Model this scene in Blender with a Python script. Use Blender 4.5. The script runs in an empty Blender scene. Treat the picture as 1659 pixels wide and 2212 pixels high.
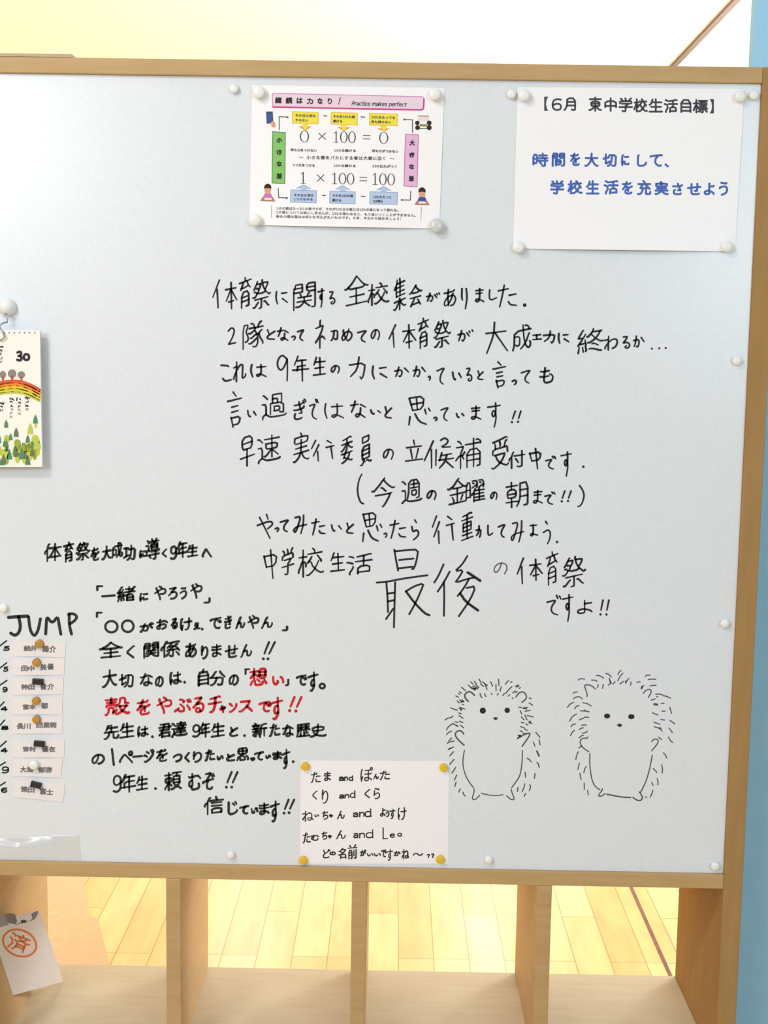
import bpy, math, random
from mathutils import Vector, Matrix

# ------------------------------------------------------------------ camera
S = bpy.context.scene
COL = S.collection
F_PX, W_PX, H_PX = 2800.0, 1659.0, 2212.0
PITCH, YAW, ROLL = 0.11809, 0.00743, 0.0157
CAM = Vector((0.0, -1.7655, 1.30))
FWD = Vector((-math.sin(YAW) * math.cos(PITCH), math.cos(YAW) * math.cos(PITCH), -math.sin(PITCH)))
_r0 = Vector((math.cos(YAW), math.sin(YAW), 0.0))
_d0 = FWD.cross(_r0)
if _d0.z > 0:
    _d0 = -_d0
RIGHT = _r0 * math.cos(ROLL) - _d0 * math.sin(ROLL)
DOWN = _r0 * math.sin(ROLL) + _d0 * math.cos(ROLL)
cd = bpy.data.cameras.new('camera')
cd.sensor_fit = 'HORIZONTAL'
cd.sensor_width = 36.0
cd.lens = 36.0 * F_PX / W_PX
cd.clip_start = 0.05
cam = bpy.data.objects.new('camera', cd)
COL.objects.link(cam)
up = -DOWN
bk = -FWD
cam.matrix_world = Matrix(((RIGHT.x, up.x, bk.x, CAM.x), (RIGHT.y, up.y, bk.y, CAM.y), (RIGHT.z, up.z, bk.z, CAM.z), (0, 0, 0, 1)))
S.camera = cam

# ------------------------------------------------------------------ light
S.view_settings.view_transform = 'Standard'
S.view_settings.look = 'None'
S.view_settings.gamma = 1.0
S.view_settings.exposure = 0.0
w = bpy.data.worlds.new('world')
S.world = w
w.use_nodes = True
w.node_tree.nodes['Background'].inputs[0].default_value = (0.83, 0.89, 1.0, 1)
w.node_tree.nodes['Background'].inputs[1].default_value = 0.335

def area(name, loc, target, sx, sy, power, col):
    l = bpy.data.lights.new(name, 'AREA')
    l.shape = 'RECTANGLE'
    l.size, l.size_y, l.energy, l.color = sx, sy, power, col
    o = bpy.data.objects.new(name, l)
    COL.objects.link(o)
    o.location = loc
    d = Vector(target) - Vector(loc)
    o.rotation_euler = d.to_track_quat('-Z', 'Z' if abs(d.z) < 0.9 * d.length else 'Y').to_euler()
    return o

# daylight through two windows on the near side of the room, ceiling lamps near and far, daylight on the far side
area('window_light_near_left', (-2.1, -4.0, 2.25), (-0.5, 0.0, 1.5), 1.3, 1.0, 56, (0.85, 0.91, 1.0))
area('window_light_near_right', (1.75, -4.0, 1.95), (0.5, 0.0, 1.4), 0.6, 1.1, 33, (0.62, 0.86, 1.0))
area('ceiling_lamp_near', (-1.25, -1.7, 2.66), (-1.1, -1.2, 0), 0.5, 0.3, 23, (1.0, 0.96, 0.9))
area('ceiling_lamp_far_left', (-0.9, 6.4, 2.66), (-0.9, 6.4, 0), 0.2, 0.8, 20, (1.0, 0.98, 0.94))
area('ceiling_lamp_far_right', (0.67, 6.4, 2.66), (0.67, 6.4, 0), 0.2, 0.8, 24, (1.0, 0.98, 0.94))
area('ceiling_lamp_mid', (-1.0, 3.1, 2.66), (-1.0, 3.1, 0), 0.4, 0.3, 14, (1.0, 0.98, 0.94))
area('window_light_far_right', (2.7, 2.9, 1.4), (0.3, 2.9, 2.35), 1.3, 1.3, 178, (1.0, 0.985, 0.96))

# ------------------------------------------------------------------ helpers
def at(px, py, y=0.0):
    """point of the vertical plane at depth y seen at photo pixel px, py"""
    d = FWD + RIGHT * ((px - W_PX / 2) / F_PX) + DOWN * ((py - H_PX / 2) / F_PX)
    return CAM + d * ((y - CAM.y) / d.y)

def mat(name, col, rough=0.5, spec=0.5, **kw):
    m = bpy.data.materials.new(name)
    m.use_nodes = True
    b = m.node_tree.nodes['Principled BSDF']
    b.inputs['Base Color'].default_value = (col[0], col[1], col[2], 1)
    b.inputs['Roughness'].default_value = rough
    b.inputs['Specular IOR Level'].default_value = spec
    for k, v in kw.items():
        b.inputs[k].default_value = v
    return m

def srgb(r, g, b):
    return tuple(((c / 255 + 0.055) / 1.055) ** 2.4 if c > 10 else c / 3294.6 for c in (r, g, b))

def speckle(name, c1, c2, scale, rough, spec=0.3, stretch=(1, 1, 1), detail=4.0, bump=0.0):
    """base colour varying between c1 and c2 by stretched noise"""
    m = mat(name, c1, rough, spec)
    nt = m.node_tree
    b = nt.nodes['Principled BSDF']
    tc = nt.nodes.new('ShaderNodeTexCoord')
    mp = nt.nodes.new('ShaderNodeMapping')
    mp.inputs['Scale'].default_value = stretch
    n = nt.nodes.new('ShaderNodeTexNoise')
    n.inputs['Scale'].default_value = scale
    n.inputs['Detail'].default_value = detail
    r = nt.nodes.new('ShaderNodeValToRGB')
    r.color_ramp.elements[0].color = (*c1, 1)
    r.color_ramp.elements[1].color = (*c2, 1)
    r.color_ramp.elements[0].position = 0.3
    r.color_ramp.elements[1].position = 0.7
    nt.links.new(tc.outputs['Object'], mp.inputs[0])
    nt.links.new(mp.outputs[0], n.inputs['Vector'])
    nt.links.new(n.outputs['Fac'], r.inputs[0])
    nt.links.new(r.outputs[0], b.inputs['Base Color'])
    if bump:
        bp = nt.nodes.new('ShaderNodeBump')
        bp.inputs['Strength'].default_value = bump
        bp.inputs['Distance'].default_value = 0.001
        nt.links.new(n.outputs['Fac'], bp.inputs['Height'])
        nt.links.new(bp.outputs[0], b.inputs['Normal'])
    return m

def link_mesh(name, verts, faces, mats, parent=None, idx=None, smooth=False, origin=None):
    me = bpy.data.meshes.new(name)
    o_ = Vector(origin) if origin is not None else Vector((0, 0, 0))
    if parent is not None and origin is None:
        o_ = parent_origin(parent)
    me.from_pydata([tuple(Vector(v) - o_) for v in verts], [], faces)
    for m in (mats if isinstance(mats, (list, tuple)) else [mats]):
        me.materials.append(m)
    if idx:
        me.polygons.foreach_set('material_index', idx)
    if smooth:
        me.polygons.foreach_set('use_smooth', [True] * len(me.polygons))
    me.update()
    o = bpy.data.objects.new(name, me)
    COL.objects.link(o)
    if parent is not None:
        o.parent = parent
        if origin is not None:
            o.location = o_ - parent_origin(parent)
    else:
        o.location = o_
    return o

def parent_origin(p):
    v = Vector((0, 0, 0))
    while p is not None:
        v = v + p.location
        p = p.parent
    return v

def tag(o, label=None, cat=None, group=None, kind=None):
    for k, v in (('label', label), ('category', cat), ('group', group), ('kind', kind)):
        if v:
            o[k] = v
    return o

def thing(name, loc, label, cat, group=None):
    o = bpy.data.objects.new(name, None)
    COL.objects.link(o)
    o.empty_display_size = 0.05
    o.location = loc
    return tag(o, label, cat, group)

def box_data(x0, x1, y0, y1, z0, z1, b=0.0):
    """box with chamfered edges (26-face) when b > 0"""
    if b <= 0:
        v = [(x, y, z) for x in (x0, x1) for y in (y0, y1) for z in (z0, z1)]
        f = [(0, 1, 3, 2), (4, 6, 7, 5), (0, 4, 5, 1), (2, 3, 7, 6), (0, 2, 6, 4), (1, 5, 7, 3)]
        return v, f
    import bmesh
    bm = bmesh.new()
    r = bmesh.ops.create_cube(bm, size=1.0)
    for q in r['verts']:
        q.co = Vector(((x0 + x1) / 2 + q.co.x * (x1 - x0), (y0 + y1) / 2 + q.co.y * (y1 - y0), (z0 + z1) / 2 + q.co.z * (z1 - z0)))
    bmesh.ops.bevel(bm, geom=bm.edges[:], offset=b, segments=2, affect='EDGES', profile=0.5)
    bm.verts.index_update()
    v = [tuple(q.co) for q in bm.verts]
    f = [tuple(q.index for q in fc.verts) for fc in bm.faces]
    bm.free()
    return v, f

def box(name, x0, x1, y0, y1, z0, z1, m, parent=None, b=0.0, origin=None):
    v, f = box_data(x0, x1, y0, y1, z0, z1, b)
    return link_mesh(name, v, f, m, parent, origin=origin)

def structure(name, x0, x1, y0, y1, z0, z1, m):
    return tag(box(name, x0, x1, y0, y1, z0, z1, m), kind='structure')

def lathe(name, prof, m, parent, loc, axis=(0, -1, 0), n=28, tilt=None):
    """revolve (radius, height) about an axis standing at loc"""
    ax = Vector(axis).normalized()
    u = ax.orthogonal().normalized()
    w_ = ax.cross(u)
    v, f = [], []
    for r, h in prof:
        for k in range(n):
            a = 2 * math.pi * k / n
            v.append(Vector(loc) + ax * h + (u * math.cos(a) + w_ * math.sin(a)) * r)
    for i in range(len(prof) - 1):
        for k in range(n):
            k2 = (k + 1) % n
            f.append((i * n + k, i * n + k2, (i + 1) * n + k2, (i + 1) * n + k))
    f.append(tuple(range(n))[::-1])
    f.append(tuple((len(prof) - 1) * n + k for k in range(n)))
    return link_mesh(name, v, f, m, parent, smooth=True)

def tube(name, pts, r, m, parent, n=10):
    v, f = [], []
    P = [Vector(p) for p in pts]
    for i, p in enumerate(P):
        t = (P[min(i + 1, len(P) - 1)] - P[max(i - 1, 0)]).normalized()
        u = Vector((0.3, 0.2, 0.93)).cross(t).normalized()
        w_ = t.cross(u)
        for k in range(n):
            a = 2 * math.pi * k / n
            v.append(p + (u * math.cos(a) + w_ * math.sin(a)) * r)
    for i in range(len(P) - 1):
        for k in range(n):
            k2 = (k + 1) % n
            f.append((i * n + k, i * n + k2, (i + 1) * n + k2, (i + 1) * n + k))
    f.append(tuple(range(n))[::-1])
    f.append(tuple((len(P) - 1) * n + k for k in range(n)))
    return link_mesh(name, v, f, m, parent, smooth=True)

# ------------------------------------------------------------------ pens and print
G = {
'(': [[28,89,23,87,19,80,15,67,13,50,14,39,16,28,19,18,24,9]],
')': [[9,9,15,22,18,33,20,43,20,55,18,66,16,76,11,87,5,89]],
'0': [[13,62,11,56,10,49,10,39,13,27,15,22,20,17,24,16,31,17,35,20,37,23,40,30,41,36,41,53,38,64,33,71,29,73,25,73,21,72,17,70,15,66,13,62]],
'1': [[27,72,27,19],[27,19,13,21],[43,72,11,72]],
'2': [[9,23,14,19,18,17,29,17,32,18,35,22,37,25,38,30,37,38,34,45,28,54,16,66,15,71],[8,73,15,71,19,72,43,72]],
'3': [[8,68,18,72,26,73,31,72,38,67,39,64,40,60,39,54,36,49,31,46,28,43],[10,22,18,17,25,16,31,17,36,21,38,27,37,33,35,37,28,43],[18,44,28,43]],
'4': [[34,74,35,19,34,18,29,21,25,27,10,50,9,55],[45,55,9,55]],
'5': [[40,17,15,17,14,40,15,41,27,39,31,40,37,43,39,47,40,53,40,60,38,65,33,71,26,73,15,71,10,68,8,65]],
'6': [[11,47,16,46,18,43,24,41,29,40,36,42,39,46,41,53,41,62,38,69,35,71,30,73,25,73,19,70,15,66,12,59,11,43,12,34,14,27,16,23,20,19,27,16,33,16,41,19]],
'8': [[32,45,38,35,39,27,37,20,34,18,30,16,25,16,20,17,16,19,14,22,13,27,13,32,15,36,21,42],[32,45,21,42],[32,45,40,53,41,58,41,64,38,69,35,72,28,73,24,73,18,72,15,70,11,66,10,62,11,54,13,51,21,42]],
'9': [[10,69,17,72,21,73,27,72,32,70,35,67,38,62,40,55,40,50,40,47,39,43,40,40,40,32,39,27,36,22,33,19,28,16,20,16,16,18,11,24,10,33,11,41,14,45,18,48,24,49,29,48,35,44,39,43]],
'=': [[44,34,7,34],[7,54,45,54]],
'?': [[9,20,17,15,25,15,31,18,33,22,34,28,32,33,23,46,20,56],[21,71]],
'L': [[15,16,15,71,15,72,44,72]],
'P': [[15,73,15,17,30,17,39,19,44,22,46,25,47,31,46,39,45,41,41,45,37,47,31,48,15,48]],
'a': [[39,66,34,68,29,72,20,73,14,71,11,66,11,62,13,58,17,54,24,51,39,49],[12,37,19,33,24,32,31,32,36,36,38,39,39,46,40,74]],
'c': [[40,69,37,71,30,73,23,72,19,71,16,67,13,63,11,53,13,42,16,38,19,35,27,32,34,33,39,35]],
'd': [[43,66,38,68,32,72,28,73,22,72,17,70,15,67,13,63,11,57,11,49,13,42,16,37,20,34,27,32,32,33,38,36,43,37],[44,74,43,66,43,11]],
'e': [[41,70,37,72,31,73,24,73,19,71,14,65,11,55,11,45,13,40,18,35,23,32,25,32,32,32,36,34,39,38,41,42,42,51,11,51]],
'f': [[6,33,28,33],[15,73,15,23,16,17,17,15,19,12,23,11,29,11,32,16]],
'i': [[14,74,14,31],[14,16]],
'k': [[49,76,42,72,30,53,27,50],[14,73,14,11],[14,58,20,56,24,52,27,50,29,46,38,34,40,32,47,30]],
'm': [[41,41,46,39,51,34,55,33,60,32,63,33,66,35,68,39,69,44,69,73],[41,41,41,73],[41,41,39,36,37,33,32,32,25,33,19,38,14,40],[14,73,14,40,13,31]],
'n': [[14,40,19,38,22,35,28,33,33,32,39,35,41,38,42,44,42,74],[14,74,14,40,13,31]],
'o': [[33,33,37,34,41,38,43,43,45,51,43,62,41,66,36,71,29,73,23,72,18,70,13,64,11,53,12,45,15,39,19,34,27,32,33,33]],
'p': [[14,68,20,70,24,72,28,73,34,72,41,68,44,62,46,56,46,47,44,40,41,36,37,33,33,32,26,33,19,37,14,39],[13,31,14,39,14,87]],
'r': [[33,32,25,34,21,37,19,40,14,42],[14,74,13,31]],
's': [[35,35,27,32,18,32,13,36,12,43,13,47,16,49,27,54,33,57,35,62,34,68,31,71,26,73,18,73,8,69]],
't': [[30,33,5,33],[16,18,15,37,16,67,17,69,20,72,23,73,31,73]],
'×': [[20,68,69,20],[37,36,69,68]],
'、': [[10,60,15,64,26,75]],
'。': [[29,67,29,71,27,75,24,77,21,78,17,78,13,76,10,74,8,70,8,65,10,62,13,58,18,57,22,57,25,59,28,62,29,67]],
'「': [[60,57,60,8,60,7,82,7]],
'」': [[29,30,29,79,6,79]],
'【': [[85,83,65,75,63,61,62,49,63,30,65,13,68,10,85,4]],
'】': [[4,4,23,12,26,32,26,55,23,75,17,78,3,83]],
'〜': [[79,40,72,48,64,51,57,51,53,50,48,47,38,38,31,36,21,37,16,40,9,47]],
'あ': [[16,21,33,22,53,21,66,19,70,15],[38,10,35,33,35,50,38,63,38,67,39,70,38,74],[63,29,59,31,56,42,48,55,42,62,38,63],[49,75,54,76,64,72,71,66,74,60,75,52,74,48,71,42,67,39,63,37,58,36,48,36,38,38,25,46,19,51,16,59,15,66,16,69,18,71,23,72,38,67]],
'い': [[59,22,63,23,65,25,71,38,75,55,75,58,73,63],[43,50,44,59,41,66,37,70,33,72,30,71,26,69,24,67,21,62,19,53,17,43,17,18]],
'う': [[32,76,48,71,56,67,60,63,63,59,65,54,66,46,65,41,63,38,59,34,52,32,44,32,33,34,21,37,19,42],[28,13,57,17,59,17,62,14]],
'ぇ': [[42,59,46,59,48,61,52,72,55,75,59,76,70,75,74,71],[52,42,28,43,26,43,24,46],[32,26,35,25,58,28],[19,76,24,75,38,60,42,59,43,55,51,47,52,42]],
'え': [[29,13,56,16,58,16,61,14],[54,34,43,33,22,35,18,39],[40,54,46,55,48,56,50,59,52,70,56,74,62,75,75,74,79,69],[54,34,52,39,41,50,40,54,35,56,18,74,12,75]],
'お': [[60,22,64,22,66,23,78,31,79,34],[53,23,41,26,29,27,14,27],[49,76,50,74,59,72,65,70,68,67,71,63,71,55,70,50,66,47,60,44,50,43,44,44,36,46,30,50,26,50,20,55,16,59,15,63,15,67,18,71,24,73,29,74,31,73,32,72,33,68,33,16,33,11,37,9]],
'か': [[62,21,67,23,69,26,75,38,79,49],[31,69,34,73,37,74,46,74,50,71,53,65,55,52,56,39,55,34,51,31,47,29,11,32],[37,11,34,14,33,26,31,34,30,38,24,55,16,73,10,75]],
'が': [[78,49,70,31,66,24,62,23],[85,17,80,15,75,6],[72,20,66,9],[11,34,12,32,46,30,50,31,53,34,55,42,54,51,52,65,49,71,47,73,43,74,34,74,30,70],[9,75,14,74,16,72,25,52,32,27,33,14,37,11]],
'き': [[29,53,23,55,22,60,22,68,24,71,27,73,32,75,38,76,54,76,61,75,64,71],[17,39,50,39,66,37,71,35,73,32],[68,14,66,18,54,21,46,22,19,21],[46,10,48,18,50,25,53,35,57,41,57,43,62,51,63,54,62,56,48,54]],
'ぎ': [[79,17,74,8,70,6],[23,54,20,55,19,58,18,66,21,71,24,73,35,76,50,76,56,75,59,73],[70,20,64,10],[70,31,68,35,67,36,56,38,39,39,17,39,13,37],[43,11,44,19,47,25,49,35,54,41,54,44,58,51,59,54,59,56,44,55],[16,21,27,22,50,22,61,19,63,16]],
'く': [[57,74,29,50,25,47,24,43,26,39,30,35,44,24,55,14,62,14]],
'け': [[19,64,22,62,26,49],[63,11,63,51,61,60,58,67,51,74,49,76,41,75],[78,29,59,31,37,31],[24,11,19,15,16,41,16,60,19,64,19,72,24,76]],
'こ': [[71,71,52,74,40,74,28,71,24,69,21,65,21,62,21,54,21,53,25,51],[23,20,54,21,64,20,64,17]],
'さ': [[66,69,63,74,47,75,34,74,27,72,23,68,22,63,22,57,23,52,25,50,29,49],[17,26,46,27,60,25,70,23,74,19],[48,50,59,51,64,51,64,50,63,46,60,41,51,23,48,10]],
'し': [[72,56,73,61,68,67,61,72,55,74,46,76,37,75,31,73,29,71,26,64,26,50,26,15,31,10]],
'じ': [[48,19,52,21,58,31],[62,14,69,27],[25,12,25,64,26,68,30,73,36,76,40,76,47,76,55,74,66,68,72,62,72,58]],
'す': [[52,57,44,58,37,58,33,55,31,50,31,46,32,42,37,38,40,36,51,37],[12,24,45,23,79,23],[27,74,34,76,41,73,45,70,51,63,54,50,53,45,51,37,51,11]],
'せ': [[28,14,27,58,28,65,30,70,35,72,46,73,66,72,70,69],[8,38,12,36,31,34,78,31],[46,53,57,54,59,51,60,41,61,12]],
'そ': [[33,42,34,37,53,22,55,20,57,16],[26,16,51,15,57,16],[45,42,43,47,40,49,36,56,35,62,37,67,42,72,47,74,60,75,64,72],[12,45,26,43,33,42,45,42,52,41,74,40]],
'ぞ': [[62,23,67,33],[64,71,57,75,50,75,40,72,36,70,34,67,33,63,33,56,35,51,41,46,42,42],[76,29,70,19],[54,16,52,21,33,36,31,41],[54,16,47,15,24,16],[10,47,12,44,26,43,31,41,42,42,54,40,72,40]],
'た': [[49,40,50,38,59,37,76,38],[77,73,57,73,52,73,49,71,46,69,45,66,46,55],[53,18,50,23,47,24,29,26,12,26],[12,76,18,74,22,65,30,40,34,21,35,13,40,10]],
'ち': [[26,50,31,49,37,46,42,44,48,43,55,43,64,46,68,49,69,52,70,57,68,64,63,70,56,73,47,75,31,75],[68,18,65,22,46,24,28,25,13,24],[22,57,26,50,27,43,33,21,33,13,36,11]],
'っ': [[37,74,47,72,55,70,61,67,66,63,68,59,70,55,70,49,67,42,65,40,61,37,56,36,49,36,37,39,21,44,20,44,18,50]],
'つ': [[34,70,47,69,55,66,62,63,69,58,73,51,74,46,74,38,72,32,68,29,62,25,54,24,47,24,35,27,15,33,14,34,12,40]],
'て': [[53,20,51,24,44,31,39,39,38,47,38,56,43,64,49,69,58,73,63,74,65,74,69,71],[75,18,60,18,53,20,48,19,14,23,11,26]],
'で': [[69,71,63,74,51,71,47,69,42,65,38,57,37,49,39,40,43,31,51,25,52,21],[58,33,63,35,68,44],[77,41,72,31,69,30],[11,26,13,23,31,21,45,20,52,21,58,19,74,18]],
'と': [[37,38,28,20,26,12],[68,23,42,37,37,38,35,41,25,51,23,56,23,62,24,66,27,69,30,71,38,74,54,74,68,73,70,72,70,70]],
'ど': [[66,12,71,22],[71,8,76,10,81,19],[35,39,25,18,24,15,27,10],[71,69,67,73,64,74,53,75,36,75,29,73,24,70,22,66,21,63,21,57,23,52,25,49,33,42,35,39,40,38,63,26]],
'な': [[60,23,78,33],[50,19,48,23,41,24,25,26,12,26],[13,60,16,59,20,52,28,37,34,22,36,12,40,9],[75,70,66,63,54,58,43,58,39,59,34,62,33,66,34,72,38,75,46,76,51,76,54,74,56,72,58,67,57,35]],
'に': [[41,53,40,58,40,64,43,68,46,70,55,71,71,71,74,70,77,66],[74,22,65,23,41,23],[18,65,22,63,25,54,24,51],[19,76,18,65,16,61,16,56,16,40,20,15,25,12]],
'ね': [[11,28,29,26],[11,68,11,63,21,50,23,47,27,46],[28,77,28,49,27,46,29,38,29,30,30,11],[29,38,34,36,42,30,50,25,57,24,63,25,68,29,72,37,72,42,72,54,69,65,65,71,59,73,50,72,47,70,46,68,45,63,46,60,48,58,51,56,60,56,68,58,73,63,75,63,80,67,81,72]],
'の': [[45,72,48,74,51,74,58,72,65,67,72,58,75,49,73,36,68,27,63,23,57,20,51,18,37,19,29,23,21,29,16,37,14,44,13,51,15,59,19,66,22,67,26,67,31,65,35,60,40,49,45,29,46,19]],
'は': [[25,52,21,64,18,66],[37,29,58,30,67,29,76,28,78,24],[24,11,19,14,15,44,16,62,18,66,18,77],[79,69,70,62,65,60,59,56,48,56,44,57,39,59,37,63,37,68,41,73,50,75,56,74,59,73,61,70,62,64,61,43,61,12]],
'ぶ': [[80,29,74,18],[71,32,65,21],[8,70,25,57],[31,16,37,15,51,24,51,26,50,28,47,31,45,29],[77,70,73,59,65,46],[26,69,31,74,44,75,49,73,51,69,51,60,49,56,46,51,34,39]],
'へ': [[14,58,13,52,20,44,31,30,35,27,39,27,41,28,45,32,65,55,78,68]],
'ぽ': [[22,52,22,55,19,64,15,67],[36,39,63,39,74,38,75,35],[21,13,17,16,17,17,13,42,13,58,14,65,15,67,16,77],[76,72,75,68,67,63,62,62,55,58,50,58,43,58,38,60,36,63,35,70,38,73,45,75,51,75,54,74,57,72,58,70,59,63,58,50,58,20],[70,17,70,13,70,9,73,6,75,6,80,6,83,10,83,15,80,18,74,19,70,17,68,19,63,19,37,19]],
'ま': [[19,21,34,23,56,22,67,21,72,20],[18,36,22,39,39,40,72,38],[72,71,63,64,54,60,44,57,36,57,27,58,24,60,22,64,22,70,25,74,31,76,41,75,44,74,47,71,48,66,47,40,47,10]],
'み': [[42,76,49,76,50,75,56,71,62,64,65,59,68,50,70,35,72,34],[23,18,35,17,48,17,47,22,41,34,40,39,37,44,36,47,29,63,25,67,23,68,18,68,15,67,13,65,12,62,12,56,14,52,18,47,22,45,31,42,38,41,48,42,65,48,71,52,77,56,79,63]],
'む': [[59,22,63,22,64,22,76,34],[27,61,22,62,17,60,14,55,14,51,15,45,18,40,24,38,30,38],[48,21,38,23,26,24,13,24,11,20],[66,54,68,58,68,66,67,70,62,73,50,75,38,75,32,74,29,72,27,68,27,61,31,56,32,50,32,44,30,38,30,10]],
'め': [[24,14,22,19,26,33,32,48,35,53,37,54,39,60,43,64],[45,73,50,75,54,75,63,71,68,66,73,59,75,50,74,41,70,34,63,29,57,26,46,25,38,27,29,31,19,40,15,46,13,52,13,60,14,64,16,67,19,69,23,69,27,68,36,60,37,60,39,54,41,53,47,39,53,22,54,16,56,11]],
'も': [[36,11,30,59,31,65,33,70,39,74,43,75,53,75,62,73,68,69,70,66,71,62,72,58,71,51,65,43,58,41],[53,26,37,27,23,26,13,24],[11,45,18,47,31,48,52,47]],
'ゃ': [[37,26,42,26,48,31],[20,30,25,33,33,50,44,80],[15,51,47,38,56,36,60,36,65,38,68,41,70,47,68,53,65,56,60,58,52,58,46,56]],
'や': [[51,20,42,12,39,11],[22,16,21,20,30,37,38,56,44,74,43,79],[48,49,58,51,66,50,70,48,73,45,75,40,75,33,72,28,65,25,57,24,50,26,32,32,25,36,11,42]],
'ょ': [[44,39,66,38],[66,75,63,71,56,66,41,60,31,61,25,63,22,66,22,72,23,74,26,76,32,78,40,77,43,75,44,73,44,25]],
'よ': [[44,30,68,29,71,25],[70,74,69,68,60,62,51,58,48,58,41,55,37,55,26,56,20,59,18,60,17,63,17,70,21,74,30,76,40,75,44,71,45,66,44,42,44,13,46,13]],
'ら': [[62,24,59,19],[31,75,48,75,55,73,61,71,66,67,69,62,70,58,69,50,67,47,62,43,58,42,50,41,44,42,37,44,32,47,28,50,23,52],[31,14,59,19],[59,19,63,16],[25,26,22,46,23,52,21,57]],
'り': [[32,74,35,75,38,75,46,73,52,69,58,64,60,61,64,52,65,46,65,34,63,28,59,22,54,17,48,17,43,18,40,20,34,25,29,34,25,36],[27,10,24,29,25,36,24,42,24,55]],
'る': [[57,17,56,21,38,37],[57,17,48,16,24,17],[38,37,36,40,38,41],[38,37,40,39,38,41],[17,54,34,41,53,40,58,41,64,44,68,48,70,52,70,60,67,67,63,72,51,75,44,76,37,75,33,73,31,70,30,67,31,63,34,60,37,59,45,59,49,62,52,66,54,74]],
'れ': [[29,38,34,37,42,30,50,26,56,24,61,25,64,27,65,31,65,39,63,60,63,69,66,72,74,71,81,67,83,60],[12,68,11,63,22,48,23,47,27,46],[29,26,11,28],[28,77,28,49,27,46,29,38,29,30,30,11]],
'ろ': [[38,37,36,40,38,41],[38,37,55,22,56,18],[38,37,40,40,38,41],[64,18,60,17,56,18,53,17,23,18],[31,75,45,75,54,74,64,69,68,64,70,60,70,52,67,47,62,42,56,40,46,40,38,41,33,42,16,55]],
'わ': [[11,28,29,26],[11,68,11,63,22,48,23,47,27,46],[50,72,56,71,64,67,68,64,73,59,76,49,76,43,74,36,71,33,66,30,61,29,54,29,44,31,34,38,29,39],[28,77,28,49,27,46,29,39,29,30,30,11]],
'を': [[64,16,61,20,53,21,31,22,13,22],[74,36,52,44,46,49,43,49,38,52,32,58,30,62,30,65,31,71,34,74,38,75,44,76,64,75,67,74,71,70],[26,39,30,39,39,37,41,37,46,39,48,43,49,50,49,63],[13,52,26,39,27,35,30,31,32,25,36,19,37,13,39,10]],
'ん': [[29,46,33,46,37,44,40,43,43,43,47,45,49,49,50,70,53,73,58,75,64,74,68,72,72,67,78,57,76,50],[45,13,41,17,29,41,28,42,29,46,26,48,21,56,14,73,9,76]],
'カ': [[14,28,67,28,70,29,70,32,69,54,67,64,65,70,63,72,59,73,49,73,45,69],[41,11,40,34,35,51,31,60,26,66,18,73,12,73]],
'ジ': [[79,22,72,10],[61,14,67,27],[42,26,31,18,25,16],[9,36,16,35,29,44],[74,30,74,38,70,43,60,54,53,59,43,65,31,71,21,74,14,71]],
'ス': [[50,49,66,65,74,74],[19,20,63,20,63,22,61,29,56,39,51,44,50,49,46,51,35,61,24,69,18,72,11,71]],
'チ': [[11,40,78,40],[46,19,46,44,45,50,42,58,39,65,31,73,28,74,19,74],[71,17,66,15,63,15,46,19,19,20]],
'ネ': [[55,52,61,50,77,60],[44,48,44,78],[45,24,45,11,48,9],[15,59,26,55,38,49,44,48,46,44,54,39,62,31,64,26,63,24,16,24]],
'バ': [[65,11,71,22],[12,73,19,62,24,52,28,40,32,24,37,20],[55,22,70,59,74,70,72,75],[70,8,75,9,80,18]],
'ペ': [[13,58,13,53,29,33,33,30,37,28,41,30,51,40,75,67,75,70],[68,33,64,33,63,32,60,30,59,27,59,23,61,20,66,17,69,17,72,18,75,22,75,29,73,31,68,33]],
'ャ': [[68,38,67,43,59,54,56,56,49,57],[17,47,63,37,68,38],[35,24,32,27,32,29,46,80]],
'ン': [[20,17,38,31],[75,26,76,34,72,40,63,51,54,58,44,64,28,71,21,72,14,70]],
'中': [[14,51,74,51],[44,6,44,80],[74,58,74,23,14,23,14,58]],
'井': [[12,25,78,25],[59,80,59,7],[9,51,80,51],[10,78,15,78,21,72,24,67,27,60,30,45,30,7]],
'亻': [[27,31,23,32,18,38,10,46],[44,7,38,8,33,18,29,24,27,31,29,34,29,80]],
'今': [[52,41,40,31,36,31],[66,50,65,55,48,77,42,80],[45,11,58,24,66,30,76,36,83,35],[7,35,12,37,22,30,34,21,41,13,45,11,49,7],[17,49,66,50,73,49]],
'介': [[29,39,29,57,25,66,21,72,17,76,15,78,8,78],[5,35,11,37,22,31,33,22,41,14,45,12],[84,34,77,36,67,31,58,25,45,12],[60,39,60,80]],
'付': [[40,41,51,59],[10,45,10,40,15,34,20,32],[68,7,68,72,68,76,66,78,60,79,52,79,46,75],[33,27,81,27],[21,81,21,35,20,32,22,24,30,8]],
'代': [[77,21,69,12,67,10,63,10],[21,30,17,32,9,41,8,44],[31,40,33,37,35,36,80,30],[51,8,52,27,55,44,58,59,62,69,64,72,69,76,72,78,76,77,79,74,80,69,81,65,78,59],[34,8,30,10,27,17,24,22,21,30,22,34,22,80]],
'会': [[66,71,63,72,29,75,22,74],[23,29,27,34,62,34,67,29],[78,50,41,50,38,51,34,50,11,50],[45,12,55,21,67,29,77,34,84,32],[50,8,46,9,45,12,42,13,34,21,23,29,12,35,8,34],[74,79,70,73,66,71,65,66,62,63,59,60,55,59],[16,79,18,76,22,74,24,70,36,56,38,51]],
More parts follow.
